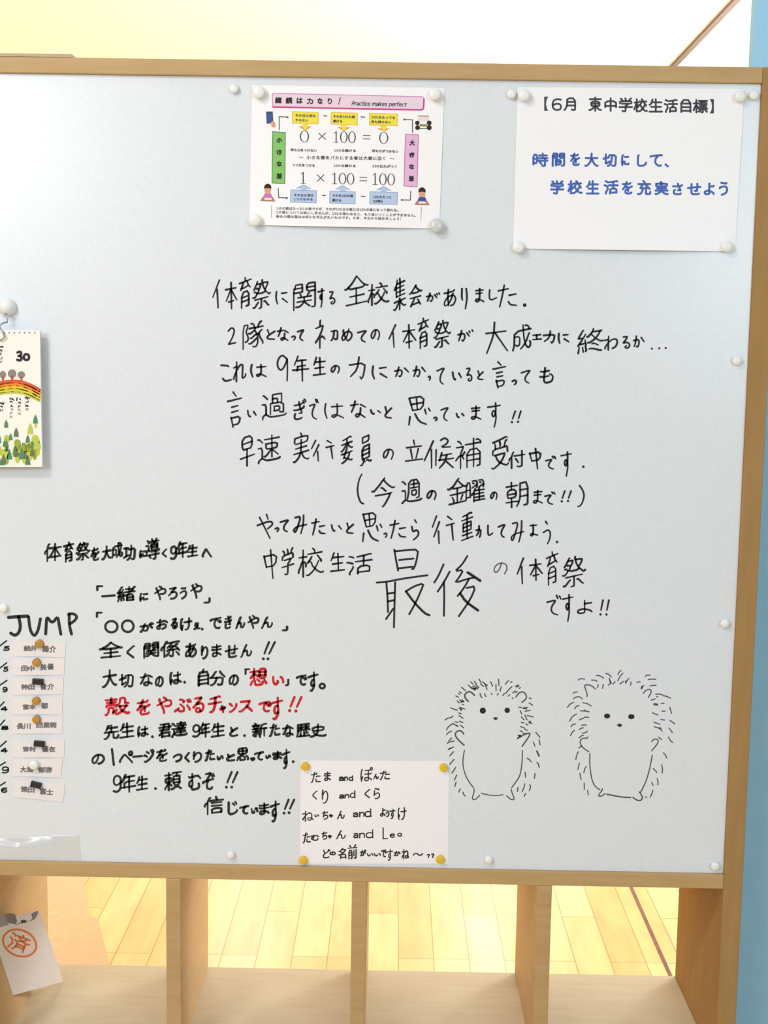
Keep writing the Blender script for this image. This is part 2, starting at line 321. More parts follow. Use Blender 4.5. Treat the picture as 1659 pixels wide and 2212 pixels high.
'体': [[9,45,9,39,13,34,18,32],[24,64,29,64,35,56,44,41,48,32,54,27],[54,27,57,28,59,31,67,48,75,59,80,65],[39,63,70,63],[54,7,54,80],[29,7,25,9,20,22,18,32,19,35,19,80],[29,25,50,25,54,27,57,26,58,25,81,25]],
'何': [[19,31,15,32,10,39,9,46],[56,76,59,79,66,79,72,78,73,76,73,16],[81,16,33,16],[37,64,37,34,57,34,57,57,37,57],[20,80,20,34,19,31,21,22,28,7]],
'係': [[54,32,40,32],[78,74,75,67,67,58],[43,75,47,78,51,78,53,78,54,76,55,48],[28,75,35,67,40,59],[9,46,9,40,12,35,14,33,18,31],[79,54,75,48,73,46,72,42,69,38,64,37],[78,12,71,11,54,14,49,15,40,15,31,16],[29,7,25,9,20,22,18,31,19,34,19,80],[32,53,34,50,41,48,44,49,51,49,73,46],[33,37,36,33,40,32,41,27,47,21,49,15],[71,23,67,24,60,31,54,32,53,37,43,43,41,48]],
'俊': [[9,43,9,39,14,33,18,31],[70,22,45,24,38,24],[78,44,71,37,64,31,61,31],[30,44,37,39,44,32,48,31],[41,55,44,60,51,66,51,67,68,76,76,78,81,76],[20,80,20,34,18,31,21,23,27,8,32,7],[31,29,34,25,38,24,39,19,48,9,53,6],[60,11,64,12,69,17,70,22,73,23,76,27],[30,61,37,56,41,55,41,52,46,50,47,45,49,42,51,42],[24,76,30,78,46,74,51,71,51,70,57,68,58,66,62,64,67,57,69,52,68,50,49,50,46,50]],
'信': [[73,76,36,76],[73,76,73,57,36,57,36,76],[9,44,9,39,14,32,18,30],[52,6,52,9,55,14,54,18],[35,45,74,45],[29,22,80,22],[35,33,74,33],[29,8,26,9,20,22,18,30,19,33,19,81]],
'候': [[59,60,64,68,70,73,77,78,83,76],[9,47,9,40,11,36,16,33],[59,60,60,57,81,57],[59,60,58,57,37,57],[30,24,30,64],[42,12,71,12],[71,12,70,27],[81,27,37,27],[78,41,47,41],[18,80,18,36,16,33,18,23,25,7],[50,32,47,35,47,41,43,43,39,50],[34,77,39,79,47,74,54,68,58,63,59,60,59,41]],
'優': [[53,19,54,12],[54,42,55,45,59,48],[45,47,46,53,48,55],[72,27,38,27],[29,54,34,54,39,48],[48,55,51,54,63,54,65,54,66,51],[48,55,46,61],[25,77,30,79,33,79,47,76,51,73],[59,73,60,71,68,66,69,63],[17,31,12,34,8,41,8,46],[38,34,72,34],[80,11,57,11,54,12,51,11,31,11],[79,56,71,48,68,48],[72,40,72,21,71,20,56,20,53,19,51,20,38,20,38,40],[26,7,24,10,19,21,17,31,18,34,18,80],[75,52,80,48,80,42,72,40,70,41,56,41,54,42,38,40,30,41,30,42,30,49],[42,64,43,66,49,71,51,73,59,73,61,75,63,76,76,79,79,79,84,77],[69,63,66,62,49,62,46,61,43,62,42,64,37,65,31,68,25,67]],
'充': [[35,22,33,27,23,40,21,44],[54,44,54,72,55,76,59,77,76,76,79,72,79,64],[38,6,43,8,47,16],[67,42,54,44,27,45,21,44],[79,22,38,22,35,22,31,22,9,22],[53,30,57,31,60,33,65,38,67,42,71,44,76,49],[6,76,13,78,16,77,22,74,27,69,32,60,34,52,34,45]],
'先': [[33,44,31,58,26,68,20,74,15,77,12,78,7,77],[80,65,78,75,77,76,73,78,61,78,56,76,55,72,55,44],[44,44,44,6],[73,21,23,21],[9,44,80,44],[30,9,25,10,23,21,21,23,15,34]],
'全': [[69,57,21,57],[44,76,44,39],[10,76,79,76],[17,34,22,39,44,39,67,39,72,34],[83,37,78,37,66,30,56,21,45,10],[6,37,11,37,23,30,33,22,42,12,45,10]],
'刀': [[39,17,38,27,36,43,33,54,30,60,25,67,17,74,12,78,8,77],[47,73,53,78,57,78,67,77,70,74,72,69,73,57,75,17,11,17]],
'分': [[56,9,61,18,67,26,79,39],[38,40,36,52,33,59,30,66,24,72,18,76,14,78,8,76],[44,75,48,78,58,78,62,77,63,74,66,62,67,40,21,40,16,35],[9,38,12,38,16,35,27,21,31,11,37,8]],
'切': [[19,62,25,61,36,56,39,51],[54,15,54,35,50,55,48,60,43,69,37,75,34,77,30,77],[19,10,19,62],[55,74,61,78,67,78,72,76,74,73,75,65,76,53,78,15,39,15],[36,25,36,28,8,33,6,37]],
'前': [[56,65,56,33],[60,79,71,78,73,76,73,31],[40,61,15,61],[70,6,64,9,60,16,59,21],[40,48,15,48],[15,80,15,34,39,34,40,75,39,78,38,78,29,79],[80,21,8,21],[20,7,25,8,30,15,29,21]],
'力': [[11,26,75,27,73,55,71,68,69,74,67,77,62,78,53,78,48,74],[8,77,13,78,19,73,29,63,34,54,37,45,39,35,40,7]],
'功': [[22,18,22,58],[39,27,78,27,76,57,74,73,73,76,70,78,59,78,54,74],[8,18,36,18],[28,77,34,77,41,71,46,65,50,58,52,51,55,36,55,8],[38,55,22,58,18,60,10,62,7,67]],
'受': [[42,68,39,64,33,60,27,53,25,47],[42,16,45,24,44,28],[23,32,23,28,24,25,20,18],[74,17,69,18,68,19,64,27,63,32],[48,68,51,71,68,77,76,78,83,75],[12,14,48,11,68,8,76,10],[77,45,76,32,63,32,11,32,11,45],[20,47,63,47,64,49,63,52,56,60,49,65,48,68,42,68,39,71,35,72,17,78,13,78,7,76]],
'史': [[44,43,16,43,16,21,73,21,73,43,44,43],[7,76,12,78,25,74,37,66,40,62,43,54,44,48,45,7],[84,75,77,78,71,78,54,75,42,72,31,66,25,59,20,51]],
'吉': [[68,75,21,75],[79,20,9,20],[75,38,14,38],[44,38,44,6],[68,81,68,54,68,53,21,53,21,54,21,81]],
'名': [[70,74,26,74],[41,41,46,40,57,32,66,22,67,17,66,16,39,16,35,16],[41,41,37,48],[41,41,39,39,32,32,30,31,26,31],[26,80,26,51],[70,80,70,50,40,50,37,48,29,49,26,51,20,52,13,54,6,52],[44,6,38,8,36,11,35,16,31,17,25,22,15,29,8,28]],
'君': [[28,75,72,75],[81,26,8,26],[41,12,39,23,36,30,34,40],[28,75,28,58,26,51,29,47,30,41],[16,41,30,41,34,40,69,41,70,40,70,12,69,11,17,11],[72,75,72,56,71,55,23,55,22,56,14,63,11,65,9,64]],
'員': [[18,55,71,55],[31,65,31,71],[84,77,76,78,58,71,52,72],[18,44,71,44],[49,25,67,24,68,12,67,11,23,11,22,12,22,24,22,25,49,25],[31,65,18,65,18,34,70,34,71,35,71,64,70,65,31,65],[38,72,31,71,23,75,13,79,6,77]],
'士': [[13,74,76,74],[44,7,44,74],[8,35,81,35]],
'大': [[81,76,76,77,73,75,65,69,60,63,53,53,47,38,44,34],[79,32,47,32,44,34,41,32,9,32],[6,76,12,77,22,71,29,64,35,56,40,45,41,39,44,34,43,28,45,6]],
'始': [[60,7,57,9,51,20,44,31,43,36],[75,34,50,37,43,36],[44,75,75,75],[75,80,75,51,44,51,44,81],[78,43,80,39,79,37,75,34,75,30,68,19],[33,74,33,68,28,63,26,63,22,57,20,56,12,50,12,47,18,22,20,9,23,6],[9,78,13,76,18,71,23,64,26,55,30,40,32,25,7,25]],
'委': [[30,54,29,58,27,60,26,64],[81,77,73,78,55,72,52,70],[6,42,11,43,22,39,34,31,35,30,37,25],[52,25,53,30,62,36,76,42,83,41],[52,70,53,66,60,59,61,54],[35,53,36,49,38,46,42,43,44,41,44,11],[80,25,55,25,52,25,9,25],[73,10,65,8,44,11,15,13],[8,53,27,53,30,54,35,53,58,53,61,54,64,53,81,53],[11,79,35,75,41,73,43,71,52,70],[43,71,40,68,29,66,26,64,18,66]],
'学': [[75,7,70,9,65,16,63,21],[16,8,20,9,25,16,25,22],[46,22,46,15,42,6],[80,55,9,55],[77,34,76,22,63,21,13,22,12,34],[67,36,59,37,56,36,23,36],[59,37,57,41,46,47,44,49,44,72,43,78,39,79,30,79,26,76]],
'実': [[48,57,49,63,50,64,54,68,60,73,66,75,76,79,81,77],[46,16,43,8,39,6],[71,44,18,44],[80,57,9,57],[12,28,12,17,13,16,76,16,76,26,70,32,17,32],[8,77,13,78,25,73,34,67,39,62,39,60,43,55,44,23]],
'宮': [[42,7,44,16],[20,75,70,75],[40,57,43,46],[43,46,63,44,63,29,26,29,26,44,43,46],[76,30,76,16,44,16,13,16,13,30],[20,75,20,58,21,57,40,57,69,57,70,75]],
'富': [[43,6,44,14],[21,25,67,25],[45,34,64,34,65,34,65,44,64,45,24,45,23,44,24,34,45,34],[44,76,44,55],[71,65,18,65],[71,76,18,76],[76,26,76,15,47,15,44,14,42,15,13,15,12,26],[71,76,71,55,71,54,47,54,44,55,41,54,19,54,18,54,18,76]],
'導': [[37,30,71,30],[64,15,65,10,67,8,69,8],[71,38,37,38],[21,18,16,12,12,9],[8,28,21,28,21,44],[52,15,52,22],[42,7,44,10,45,14],[21,44,16,47,10,52,10,56],[49,79,56,79,60,78,61,75,61,53],[80,63,8,63],[83,48,79,52,76,52,41,52,34,51,29,49,24,46,21,44],[29,15,42,15,45,14,52,15,79,15],[37,38,37,24,38,23,52,22,55,23,70,23,71,24,71,43,69,45,38,45,37,43,37,38],[33,74,25,68,25,63]],
'小': [[7,60,11,59,17,48,22,29,27,27],[44,8,44,74,44,77,41,78,31,79,25,75],[78,64,80,59,76,49,66,30,67,25]],
'島': [[80,46,21,46],[54,64,54,74],[33,61,33,74],[66,25,21,25],[41,14,41,9,44,6],[54,74,14,74,13,64],[58,77,62,79,70,79,72,78,74,71,75,57,74,56,21,56,21,15,22,14,41,14,65,14,66,15,66,34,65,35,21,35]],
'川': [[46,14,46,73],[19,11,18,54,16,66,10,77,10,81],[74,80,74,11]],
'工': [[44,18,44,72],[76,18,13,18],[81,72,8,72]],
'差': [[31,18,30,13,27,9,22,7],[52,58,52,75],[67,7,63,8,62,9,59,14,58,18],[73,32,17,32],[73,58,35,58,31,54],[9,45,80,45],[79,75,22,75],[12,19,77,19],[7,71,11,72,17,68,24,62,31,54,33,48,37,42,39,35,41,29,42,19]],
'年': [[23,59,24,37,75,37],[81,59,8,59],[48,18,48,80],[25,18,77,18],[7,34,12,34,16,30,22,21,25,18,27,10,28,8,31,7]],
'弥': [[76,67,78,63,72,41,73,37],[38,66,42,56,47,39],[9,12,28,12,28,30,11,31,11,49,28,49,27,67,25,75,22,78,12,78],[69,32,74,29,77,23,78,19],[59,19,59,74,58,78,49,79],[52,7,48,8,46,19,37,36],[83,17,78,19,46,19]],
'後': [[9,51,10,46,15,41,19,40],[84,76,78,78,69,75,60,71,58,68],[55,8,52,9,40,21,39,24],[58,68,54,68],[58,68,59,65,68,57,70,52,69,51,46,50],[52,26,51,29,42,34,40,39],[9,24,19,15,24,8,29,7],[26,76,32,79,39,76,51,71,54,68],[50,40,49,44,47,46,46,50],[54,68,42,54],[32,41,40,39,50,40,72,37],[26,60,32,60,39,55,42,54,43,51,46,50],[66,28,71,33,72,37,75,39,79,45],[27,24,21,34,19,40,20,43,20,81],[74,16,68,17,59,24,56,25,52,26,49,25,42,25,39,24]],
'思': [[29,57,30,75,33,77,55,77,59,76,61,75,62,70,59,63],[76,77,78,72,74,64,69,57,65,56],[34,52,39,51,53,61],[18,57,15,67,11,75],[70,27,18,27],[44,43,44,12],[44,12,18,12,18,43,70,43,70,12,44,12]],
'想': [[40,55,50,65],[63,67,61,74,59,76,55,77,33,77,30,75,29,73,29,60],[19,60,16,62,15,66,10,75],[48,38,75,38],[75,25,48,25],[78,73,70,58],[75,25,74,50,48,50,48,12,74,12,75,25],[41,20,8,20],[25,53,25,26,25,7],[10,45,16,38,20,31,22,30,25,30,31,32,39,38,39,42]],
'成': [[59,58,62,57,65,53,73,35,76,34],[59,64,55,66,50,71,40,78],[60,9,64,9,73,15,73,22],[23,64,26,67,33,67,36,65,37,63,38,57,38,39,16,39],[80,22,17,22,16,56,14,69,10,77,11,79],[77,60,80,65,79,73,77,76,73,78,70,78,66,75,59,64,59,58,56,54,54,41,51,7]],
'新': [[16,20,18,28,18,30,17,31,17,35],[39,21,36,23,33,30,33,35],[35,57,41,67,40,69],[20,5,25,8,26,11,27,16],[70,36,70,80],[11,72,10,68,13,65,16,57],[44,49,8,49],[26,35,26,73,25,77,19,78],[9,16,43,16],[81,36,52,36],[46,82,45,76,48,69,51,56,52,16,74,10,80,11],[45,35,7,35]],
'日': [[21,43,68,43],[68,72,21,72],[68,79,68,14,21,14,21,79]],
'早': [[70,26,18,26],[8,59,81,59],[44,80,44,41],[44,41,18,40,18,12,70,12,70,41,44,41]],
'時': [[12,38,30,38],[52,69,46,60,42,57],[78,18,39,18],[36,49,81,49],[57,79,68,78,69,75,69,34],[58,7,58,34],[12,71,12,14,30,14,30,62,12,63],[35,34,81,34]],
'曜': [[77,26,71,27,59,33],[66,19,62,17],[52,25,48,26,34,33],[11,38,26,38],[32,57,36,52,40,51],[37,17,41,19],[43,44,79,45],[77,65,41,65],[41,55,77,55],[41,76,81,76],[77,34,77,11,59,10],[52,33,52,11,35,10],[11,63,26,63,26,62,26,14,12,14,11,71],[61,35,59,39,61,45,61,76],[46,37,44,40,43,44,41,47,40,51,41,52,41,80]],
'月': [[68,33,23,33],[22,53,68,53],[7,78,10,77,16,68,22,53,23,42,23,13,68,13,68,72,67,76,66,77,61,78,52,78,49,76]],
'朝': [[76,52,52,52],[39,41,12,41],[52,32,76,32],[25,80,25,53],[25,7,25,29],[47,68,42,64,7,64],[8,17,43,17],[25,53,39,52,39,29,12,29,12,52,25,53],[65,79,75,78,76,74,76,12,53,12,52,13,52,52,49,65,46,73,41,79]],
'本': [[82,62,78,64,73,60,63,49,55,36,53,32,52,26],[36,26,35,32,26,49,15,60,11,64,7,64],[66,63,23,63],[44,6,44,80],[79,26,10,26]],
'村': [[24,39,30,42,36,49,37,50,37,57],[48,40,55,50,57,57],[24,39,20,40,14,52,9,61,8,67],[57,79,68,78,70,77,71,74,71,6],[82,26,44,26],[8,26,39,26],[25,6,24,35,25,43,25,80]],
'東': [[39,56,34,63,21,72,12,76,6,75],[81,75,77,76,67,72,54,62,49,56],[18,41,71,41],[80,16,9,16],[44,7,44,80],[49,56,52,54,71,54,71,29,18,29,19,54,37,54,39,56,49,56]],
'校': [[52,6,56,9,58,13,58,20],[78,45,78,41,76,39,66,27],[8,67,8,60,13,53,16,41,20,38],[30,53,31,48,27,40,24,38,20,38],[80,20,37,20],[32,26,9,26],[84,75,77,77,64,69,54,58,50,53,47,44,41,40],[33,77,39,78,46,73,53,68,63,55,70,41],[22,80,22,41,20,38,22,23,22,6],[36,44,44,36,49,28]],
'標': [[47,66,44,66,37,74,35,75,33,74],[58,58,58,75,57,78,55,79,50,79,48,77],[21,39,27,42,31,49,31,54],[21,39,16,42,12,54,8,61,8,67],[70,65,80,76],[40,47,77,47],[81,58,35,58],[81,11,35,11],[32,26,8,26],[52,22,78,22,78,37,40,37,40,22,52,22],[64,37,65,11],[52,37,52,11],[22,80,22,42,21,39,22,6]],
'歴': [[31,77,31,58],[80,12,16,12,16,13,15,54,14,62,9,78],[73,62,50,62],[81,77,19,77],[50,77,50,52],[35,18,35,50],[64,50,64,18],[23,27,47,27],[79,27,66,28,62,33,59,34,53,43,48,46],[83,45,78,45,73,40,69,34,66,33,61,27,51,27],[21,47,25,43,32,35,35,35,38,35,45,40]],
'残': [[17,47,23,51,26,52],[74,14,66,9,61,10],[8,12,38,12],[80,35,78,38,41,45,38,47],[77,22,40,28],[78,66,80,71,80,74,79,76,76,78,70,77,67,74,64,70,60,61,56,39,55,22,55,7],[82,49,78,49,68,60,64,62,60,67,58,67,42,75,39,76,33,75],[18,29,32,29,33,29,33,33,30,48,29,50,26,52,26,58,23,63,17,71,11,77,8,76],[9,53,9,47,18,29,20,12]],
'殻': [[81,34,75,34,71,33,71,29,71,11,55,11,54,23,53,29,51,34,48,37,45,37],[44,60,42,65,38,67,33,68],[40,45,40,37,10,37,10,45],[40,26,11,26],[43,15,7,15],[25,26,25,6],[42,77,46,78,55,73,66,63,73,52,75,45],[84,76,79,78,73,74,66,70,60,63,54,51,55,49,55,44],[79,44,75,45,72,44,48,44],[31,73,33,68,33,49,17,49,16,64,15,70,11,77,10,78,6,78]],
'毎': [[77,16,26,16],[46,30,42,68],[7,48,81,48],[79,68,20,68],[14,75,18,73,20,68,22,51,25,30,68,30,68,45,67,59,63,76,61,79,58,80,49,80,45,76],[10,30,13,30,17,26,23,17,26,16,28,8,33,6]],
'気': [[71,29,24,29],[15,40,65,40,66,63,68,71,70,75,71,77,74,78,75,79,79,78,80,75,80,69,78,63],[79,17,28,17,24,16],[52,74,40,64,28,56,22,52,16,52],[9,77,14,79,18,76,31,67,40,59,48,47],[5,34,11,34,15,30,22,18,24,16,26,9,29,7]],
'泣': [[53,21,55,15,53,7],[6,33,11,33,22,39],[61,75,62,68,67,49,69,35,72,32],[11,11,15,9,27,16],[39,33,44,63,44,66,42,69],[26,52,22,62,14,75,15,82],[31,24,79,24],[82,75,27,75]],
'活': [[23,39,19,38,11,33,6,33],[26,16,16,10,12,10],[14,80,13,75,25,55,24,49],[74,75,38,75],[56,13,56,52],[81,33,31,33],[38,80,39,52,74,52,74,75],[36,15,56,13,72,9,79,10]],
'深': [[5,33,10,32,21,39],[58,23,62,23,75,37],[31,37,34,37,36,35,42,30,46,25,47,23,50,23],[24,19,23,15,17,11,14,10,9,11],[77,23,76,12,33,12,33,24],[21,49,22,55,11,75,13,79],[54,38,54,80],[78,48,59,48,58,49,51,51,48,54,44,61,37,68,30,73,27,72],[80,72,76,73,68,65,58,51,51,49,50,48,31,48]],
'済': [[8,32,16,37,19,43],[10,10,14,10,19,14,22,16,23,20],[21,50,22,55,12,75,12,79],[70,17,68,23,59,30,58,33],[51,33,49,35,34,39,32,40,27,37],[39,52,70,52],[54,16,54,12,51,6],[38,64,70,64],[70,45,70,80],[29,16,81,16],[27,79,30,78,34,72,38,64,39,45],[40,16,40,22,46,27,50,30,51,33,58,33,61,35,65,37,76,39,78,39,84,36]],
'生': [[74,49,18,49],[76,24,21,24],[44,6,44,76],[8,76,80,76],[25,8,22,18,21,24,18,27,13,36,8,38]],
'田': [[75,73,14,73],[44,73,44,14],[75,43,14,43],[75,79,75,14,14,14,14,80]],
'目': [[19,73,69,73],[19,53,69,53],[19,33,69,33],[69,80,69,14,19,13,19,80]],
'神': [[25,16,19,7],[77,38,41,38],[59,80,59,6],[77,56,41,56],[77,60,77,21,41,21,41,61],[8,22,31,23,30,28,23,38,21,44,21,81],[33,56,33,51,26,44,25,43,21,44,16,46,9,52,8,57]],
'祭': [[12,33,17,33,23,38],[8,74,14,75,27,64,32,62],[84,45,79,47,77,47,70,42,62,36],[50,13,72,14,72,18,64,29,60,31],[24,13,40,14],[56,63,60,63,72,74,77,76],[21,25,25,24,32,28],[60,31,62,36],[5,47,11,48,14,47,21,42,23,38],[44,54,44,77,43,78,34,79],[62,36,57,40,32,40,28,37],[23,38,28,37],[16,54,74,54],[49,6,48,10,50,13,51,19,57,30,60,31],[40,14,40,19,38,22,35,26,32,28,32,31,28,37],[10,27,16,21,21,15,24,13,25,8,29,6]],
'積': [[83,79,78,79,67,72,63,72],[55,72,50,72,46,75,37,79,30,78],[43,57,75,57],[43,47,75,47],[75,47,74,66,44,66,43,66,43,38,74,38,75,38,75,47],[23,80,23,13],[40,20,78,20],[79,12,38,12],[58,7,58,28],[82,29,61,29,58,28,56,29,37,29,34,30,32,31,8,31],[37,11,30,10,23,13,9,15],[8,67,8,61,13,54,18,44,22,43,28,44,33,50,33,54]],
'立': [[67,33,63,35,58,54,52,69,51,75],[34,66,26,37,28,31],[44,4,42,9,44,16,42,20],[12,24,77,24],[80,75,8,75]],
'細': [[31,37,30,40,32,43,32,48],[8,78,12,60],[21,60,22,76],[11,32,22,32],[30,57,34,69,33,74],[13,50,18,50,32,48],[43,43,78,43],[78,72,43,72],[60,72,60,13],[78,78,78,13,44,13,43,79],[30,20,25,30,22,32,21,36,14,46,13,50],[7,35,11,32,12,27,17,21,23,9,26,7]],
'終': [[31,74,33,70,30,60,31,57],[13,50,18,50,31,49],[9,78,12,60],[11,32,13,26,19,17,23,9,26,8],[11,32,22,32],[49,53,55,52,68,60],[23,76,21,60],[76,78,72,78,61,73,47,68,40,69],[83,48,77,49,65,42,56,33,47,22],[31,56,32,52,31,49,29,38],[37,48,42,49,53,42,60,37,70,24,72,17],[9,54,10,51,13,50,14,46,21,37,22,32,25,31,31,20],[77,16,72,17,69,16,51,16],[35,29,39,29,44,23,47,22,48,17,51,16,54,6]],
'継': [[29,57,33,68,31,74],[63,44,59,45,58,46,55,54,49,62,48,65],[22,7,18,18,12,27,11,32],[9,78,13,62,15,61],[11,32,22,32],[70,29,74,23,77,15,81,14],[22,77,23,72,22,61,24,59],[41,10,41,76,81,77],[54,30,56,27,51,14],[77,63,78,58,71,50,68,46,63,44],[28,39,30,44,31,48,32,51,32,55],[80,36,49,36],[64,8,64,33,63,40,64,48,64,70],[31,48,13,50,8,52],[30,20,25,30,22,32,21,37,14,46,13,50]],
'続': [[23,76,21,59],[9,79,12,63,15,60],[32,73,33,70,29,57],[79,50,78,39,40,39,40,50],[35,78,38,78,42,76,49,67,51,59,52,48],[78,64,81,69,81,73,79,77,70,78,67,77,66,73,66,48],[11,32,22,32],[38,15,81,15],[60,6,60,28],[31,55,32,51,30,48,30,43,27,39],[41,28,78,28],[8,52,30,48],[13,50,14,46,21,36,22,32,26,29,30,20],[7,35,11,32,12,27,16,22,22,7]],
'緒': [[11,32,22,32],[48,62,75,62],[29,58,33,70,32,73],[22,59,21,63,23,76],[75,75,48,75],[13,60,8,78],[29,38,32,50],[72,22,67,18,41,18],[48,75,48,48],[82,34,66,33,58,34,37,34],[82,11,78,13,74,19,68,29,66,33],[7,35,11,32,13,27,16,22,23,9,26,7],[13,50,19,50,29,49,32,50,36,50,39,51,52,47,55,48,75,48,75,75],[8,54,10,51,13,50,14,45,21,37,22,32,25,30,31,20],[52,47,54,42,57,40,58,38,58,34,56,31,56,7]],
'美': [[83,76,75,78,60,72,54,68,49,63,47,57],[30,19,30,14,25,7],[57,19,58,14,63,7],[8,44,81,44],[73,32,16,32],[12,19,77,19],[11,56,39,56,42,57,80,56],[5,75,11,78,26,74,34,69,39,64,43,52,44,41,44,20]],
'者': [[33,48,35,43,42,40,43,35],[68,62,27,62],[68,76,27,76],[63,22,60,18,16,18],[39,34,39,7],[27,50,27,76],[74,10,68,18,63,22,62,24,56,29,54,34],[80,35,57,35,54,34,43,35,39,34,8,35],[68,76,68,50,67,49,36,49,33,48,22,51,11,55,6,54]],
'育': [[22,54,67,54],[22,65,67,65],[25,31,25,27,32,21,33,17],[46,16,43,6],[51,79,64,79,66,78,67,75,66,42,23,42,22,80],[9,16,31,16,33,17,37,16,46,16,80,16],[18,35,18,32,25,31,28,32,37,32,60,30,63,29],[57,16,57,22,62,25,63,29,68,30,72,34,76,35]],
'自': [[19,74,71,74],[41,19,43,9,47,6],[19,56,71,56],[19,38,71,38],[19,80,19,20,41,19,71,20,71,80]],
'莉': [[58,65,58,29],[75,25,74,76,73,78,62,79],[80,14,9,14],[58,22,58,6],[30,6,30,22],[29,80,29,48,29,30],[10,45,47,45],[47,28,41,27,29,30,25,30,12,32],[14,69,20,60,24,54,29,52,35,54,43,62,43,67]],
'菜': [[76,34,71,35,64,48],[24,46,17,36],[6,75,12,76,24,70,36,62,39,57],[42,45,44,42,41,36,42,34],[49,57,53,63,66,71,77,76,83,74],[76,26,67,25,42,28,12,30],[9,14,80,14],[44,80,44,48],[30,22,30,6],[58,6,58,21],[80,56,53,56,49,57,39,57,35,56,9,56]],
'行': [[22,81,22,45,21,41],[79,13,40,13],[51,79,63,78,65,78,66,76,66,36],[6,23,10,24,20,15,26,8,31,8],[36,36,81,36],[8,50,16,43,21,41,23,36,29,27,35,25]],
'衣': [[27,75,27,43],[57,51,60,50,65,46,76,35],[80,22,48,22,44,23,41,22,9,22],[54,67,33,74,27,75,23,78],[8,52,22,44,27,43,28,40,40,29,41,24,44,23],[42,7,46,14,45,16,44,23,47,25,49,34,54,49,57,51,58,56,64,64,75,73,78,75,81,74]],
'表': [[59,61,73,50,79,50],[27,55,21,56,11,61,6,60],[27,55,29,52,38,45,39,41],[51,69,35,74,27,76],[76,15,12,15],[16,27,73,27],[9,40,36,40,39,41,46,40,79,40],[83,73,77,75,68,70,60,64,59,61,56,60,52,54,48,47,47,43,44,38,44,7],[23,83,25,78,27,76,27,55]],
'補': [[27,23,24,23,9,23],[65,9,69,8,76,13,77,15,77,19],[13,7,18,9,22,16],[26,46,26,49,30,56],[77,19,34,19],[76,62,39,62],[39,48,76,48],[57,6,57,80],[68,79,75,78,76,76,76,33,39,34,39,80],[27,23,26,29,21,39,19,46,20,49,20,80],[32,38,26,46,19,46,15,48,7,57]],
'言': [[47,20,46,14,42,8,37,6],[22,75,67,75],[22,75,22,58,67,58,67,75],[20,45,68,45],[68,33,20,33],[81,20,8,20]],
'追': [[8,37,22,37,22,70],[10,79,11,76,15,73,22,70],[57,8,54,8,53,10,52,16],[12,10,23,21],[22,70,31,75,41,77,76,77,79,76,84,73],[38,33,71,33,71,16,38,17,38,65,74,65,74,47,38,47]],
'速': [[7,12,13,12,23,23],[83,73,79,76,44,77,33,75,26,70,22,69],[10,81,10,76,14,73,19,70,22,69],[22,69,22,38,8,38],[80,16,30,16],[55,69,55,6],[29,64,33,65,36,63,41,59,50,50,58,44,74,44,74,29,36,29,35,29,36,44,51,44,58,50,60,50,65,54,77,64]],
'週': [[82,74,79,76,77,77,44,77,34,75,24,70,21,69],[29,66,32,58,34,43,35,11,74,11,74,65,73,67,64,68],[22,21,13,11,8,11],[9,78,15,73,21,69],[8,40,21,40,21,69],[49,44,63,44,63,59,45,59,45,45,46,44,49,44],[67,24,42,24],[54,16,54,35],[41,35,67,35]],
'過': [[46,60,63,60,63,47,47,46,46,47,46,60],[20,68,28,73,33,76,39,77,47,78,76,77,79,77,84,73],[20,68,17,68,11,73,9,76,9,82],[20,68,20,37,8,36],[40,22,56,22,56,36],[24,21,14,9,10,9],[40,36,40,11,41,10,68,10,69,11,69,36],[64,65,68,67,73,67,75,67,75,65,75,36,34,36,34,37,34,69]],
'達': [[84,72,79,75,76,76,45,76,37,75,32,74,20,66],[59,36,64,34],[43,39,43,33,42,30,42,25],[11,10,18,16,22,22],[10,80,11,74,17,68,20,66],[20,66,20,41,8,41],[54,69,54,39],[76,49,33,49],[75,14,34,14],[29,60,80,60],[54,7,54,24],[80,25,29,25],[30,39,51,39,54,39,57,39,79,39],[64,39,64,34,66,30,66,25]],
'郁': [[43,46,18,46],[63,65,67,68,73,68,76,66,78,62,78,55,76,50,74,46,68,39,68,36,76,20,77,14,76,13,56,13,56,80],[8,48,8,43,11,39,13,38,17,37],[18,59,43,59],[32,78,41,77,43,75,43,32,18,32],[49,18,8,18],[26,7,25,14,19,26,17,37,18,40,18,79]],
'都': [[42,74,18,74],[42,60,18,60],[56,80,56,13,77,13,78,14,77,19,68,38,69,40,74,44,78,51,79,58,79,62,76,66,72,68,67,68,62,65],[42,74,42,47,26,47,23,46],[41,22,36,17,11,17],[17,50,18,80],[35,33,37,28,43,19,47,10],[7,33,48,33],[8,53,12,51,17,50,19,47,23,46,24,42,28,38,29,37,26,31,26,7]],
'重': [[44,12,44,76],[80,23,9,23],[19,43,70,43],[70,43,70,33,69,32,19,32,19,33,19,53,20,54,69,54,70,52,70,43],[14,64,75,64],[81,76,8,76],[73,11,68,9,66,9,49,10,44,12,33,11,16,13]],
'金': [[66,57,58,71],[27,72,29,68,22,57],[23,29,26,33,63,33,67,29],[44,33,44,76],[75,50,13,50],[9,76,79,76],[84,31,77,33,67,29,55,20,45,11],[4,31,11,33,19,29,23,29,34,20,42,13,45,11,46,8,51,6]],
'長': [[49,69,46,72,31,75,23,76],[70,35,25,35],[19,80,23,76],[77,55,73,55,57,66],[70,23,25,23],[23,76,24,51,25,45,25,11,72,11],[81,48,8,48],[43,48,44,54,48,59,53,65,57,66,59,69,66,73,76,77,78,78,84,75]],
'間': [[13,23,38,23],[76,23,51,23],[31,58,57,58],[13,35,37,35,38,34,38,12,37,11,14,11,13,80],[76,35,51,35,51,11,75,11,76,12,76,74,74,78,63,79],[31,77,31,47,32,46,57,46,57,72,31,72]],
